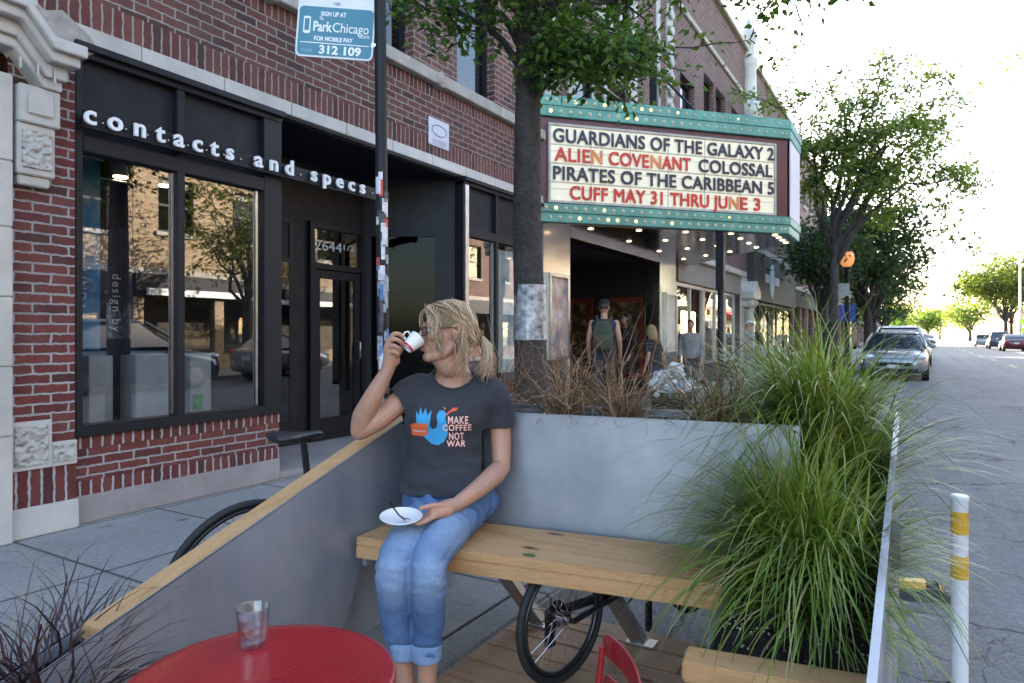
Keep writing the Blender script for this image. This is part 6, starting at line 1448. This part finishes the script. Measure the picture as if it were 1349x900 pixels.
# ---- passers-by
def passer(lb, loc, rz, h, shirt_c, trouser_c, hair_c, sleeves=True, hat=None, pack=None, longhair=False, lean=0, group=None, step=.12):
    k = h/1.75; rg = random.Random(int(h*1000))
    m = MB(); L = lambda pts, rr: m.limb([Vector(p)*k for p in pts], [r*k for r in rr], 12)
    def legs(o):
        for s in (-1,1):
            f = step*s
            L([(s*.09,0,.9),(s*.1,.02+f*.5,.5),(s*.1,-.02+f,.1)], [.085+o,.062+o,.045+o])
    def trunk(o): torso(m, [(x*k,y*k,z*k,a*k,b*k) for x,y,z,a,b in ((0,0,.86,.15+o,.10+o),(0,0,.95,.165+o,.115+o),(0,0,1.1,.15+o,.1+o),(0,.0,1.28,.175+o,.115+o),(0,-.01,1.40,.185+o,.095+o),(0,-.01,1.46,.11+o,.07+o))])
    def arms(o, full=True):
        for s in (-1,1):
            if full: L([(s*.185,0,1.40),(s*.235,-.03,1.15),(s*.24,.08,.93)], [.05+o,.04+o,.03+o])
            else: L([(s*.17,0,1.40),(s*.215,-.015,1.24)], [.056+o,.054+o])
    legs(0); trunk(0); arms(0)
    for s in (-1,1):
        L([(s*.24,.08,.93),(s*.238,.11,.85)], [.03,.028])
        for q in range(4): L([(s*(.25-.008*q),.10+.012*q,.86),(s*(.25-.008*q),.125+.012*q,.80),(s*(.245-.008*q),.125+.010*q,.765)], [.011,.010,.008])
        L([(s*.225,.105,.87),(s*.205,.14,.82)], [.012,.009]); L([(s*.1,-.06+step*s,.05),(s*.11,.13+step*s,.035)], [.045,.035])
    L([(0,-.01,1.44),(0,.01,1.55)], [.055,.052]); m.ell(Vector((0,.015,1.645))*k, (.075*k,.095*k,.11*k)); m.ell(Vector((0,.05,1.60))*k,(.06*k,.06*k,.08*k)); L([(0,.105,1.64),(0,.125,1.615)], [.012,.014])
    for s in (-1,1): m.ell(Vector((s*.077,.005,1.635))*k,(.012*k,.02*k,.032*k),6,8)
    o = link('person', fuse(m, .012, 4), SKIN, None, True, lb, 'person', group)
    def dress(fn, name, col, z0=None, z1=None, vox=.014):
        nonlocal m
        m = MB(); fn(); me = fuse(m, vox, 3, lambda c: .006*mnoise.noise(Vector((c.x*14,c.y*12,c.z*20))))
        pl = []
        if z0: pl.append(((0,0,z0*k),(0,0,-1), lambda c: True))
        if z1: pl.append(((0,0,z1*k),(0,0,1), lambda c: True))
        if pl: cut(me, pl)
        q = link(name, me, mat(name+' cloth', col, .85, 0, .15, 8), None, True); q.parent = o; return q
    dress(lambda: (legs(.016), torso(m, [(0,0,.84*k,.158*k,.112*k),(0,0,.96*k,.176*k,.125*k)])), 'trousers', trouser_c, .1)
    dress(lambda: (trunk(.018), arms(.014, sleeves) if sleeves is not None else None), 'shirt', shirt_c, .88)
    m = MB(); m.ell(Vector((0,-.008,1.665))*k, (.085*k,.105*k,.107*k), 12, 18)
    hm = [f for f in m.f if all((m.v[i][2] > 1.66*k or m.v[i][1] < -.01*k) and m.v[i][2] > (1.50 if longhair else 1.59)*k for i in f)]; m.f = hm
    if longhair:
        for j in range(60):
            a = rg.uniform(2.6,6.8); m.tube([Vector((.07*math.cos(a)*.9, .085*math.sin(a)-.01, 1.68))*k, Vector((.088*math.cos(a), .1*math.sin(a)-.02, 1.56))*k, Vector((.1*math.cos(a)+rg.gauss(0,.01), .1*math.sin(a)-.03, 1.40+rg.gauss(0,.03)))*k], [.016*k,.014*k,.005*k], 5)
    q = m.build('hair', mat('hair '+lb[:9], hair_c, .6, 0, .3, 60), None, True); q.parent = o
    if hat:
        m = MB(); m.ell(Vector((0,-.0,1.69))*k, (.092*k,.112*k,.085*k), 10, 18); m.f = [f for f in m.f if all(m.v[i][2] > 1.675*k for i in f)]
        m.loft([ering((0,.12*k,1.678*k),.075*k,.085*k,20), ering((0,.12*k,1.688*k),.072*k,.08*k,20)]); q = m.build('cap', mat('cap cloth '+lb[:9], hat, .8), None, 40); q.parent = o
    if pack:
        m = MB(); m.loft([ering((0,-.19*k,z*k),a*k,b*k,20,.6) for z, a, b in ((.98,.11,.06),(1.02,.15,.1),(1.2,.155,.11),(1.36,.135,.09),(1.43,.09,.05))]); m.loft([ering((0,-.29*k,z*k),a*k,b*k,16,.6) for z, a, b in ((1.02,.08,.02),(1.06,.11,.04),(1.18,.11,.04),(1.22,.08,.02))])
        for s in (-1,1): m.tube([Vector((s*.09,-.14,1.42))*k, Vector((s*.11,-.02,1.50))*k, Vector((s*.12,.1,1.38))*k, Vector((s*.13,.09,1.15))*k, Vector((s*.13,-.12,1.03))*k], .022*k, 6)
        q = m.build('backpack', mat('olive backpack cloth', pack, .8, 0, .25, 10), None, 40); q.parent = o
    m = MB()
    for s in (-1,1): m.loft([ering((s*.105*k,(.03+step*s)*k,z*k),a*k,b*k,16,.8) for z, a, b in ((.002,.045,.13),(.03,.05,.135),(.07,.045,.11),(.1,.038,.06))])
    q = m.build('shoes', M['black_plain'], None, 40); q.parent = o
    o.location = loc; o.rotation_euler = (lean, 0, rz); return o
GP_ = 'people on the sidewalk by the theatre'
passer('man with a black cap and olive backpack seen from behind at the theatre entrance', (-4.15,9.75,0), R(18), 1.74, (.02,.028,.05), (.03,.03,.035), (.05,.03,.02), None, (.012,.012,.014), (.05,.06,.035), group=GP_)
passer('person in dark clothes standing right of the backpack man in the entrance', (-4.9,12.6,0), R(150), 1.62, (.015,.015,.018), (.02,.02,.025), (.02,.015,.012), True, None, None, True, group=GP_)
passer('blond haired person in a black top turned left behind the litter basket', (-3.45,10.35,0), R(75), 1.37, (.015,.015,.017), (.03,.04,.07), (.30,.2,.1), False, None, None, True, R(-8), group=GP_)
passer('man in a pale grey open shirt walking towards the camera by the shop windows', (-3.86,13.4,0), R(195), 1.50, (.28,.29,.31), (.05,.06,.09), (.04,.03,.025), True, group=GP_)
passer('person with a white cap and pale shirt half hidden by the green grass', (-4.0,19.6,0), R(120), 1.60, (.4,.41,.42), (.2,.2,.2), (.1,.07,.04), False, (.65,.65,.66), group=GP_)
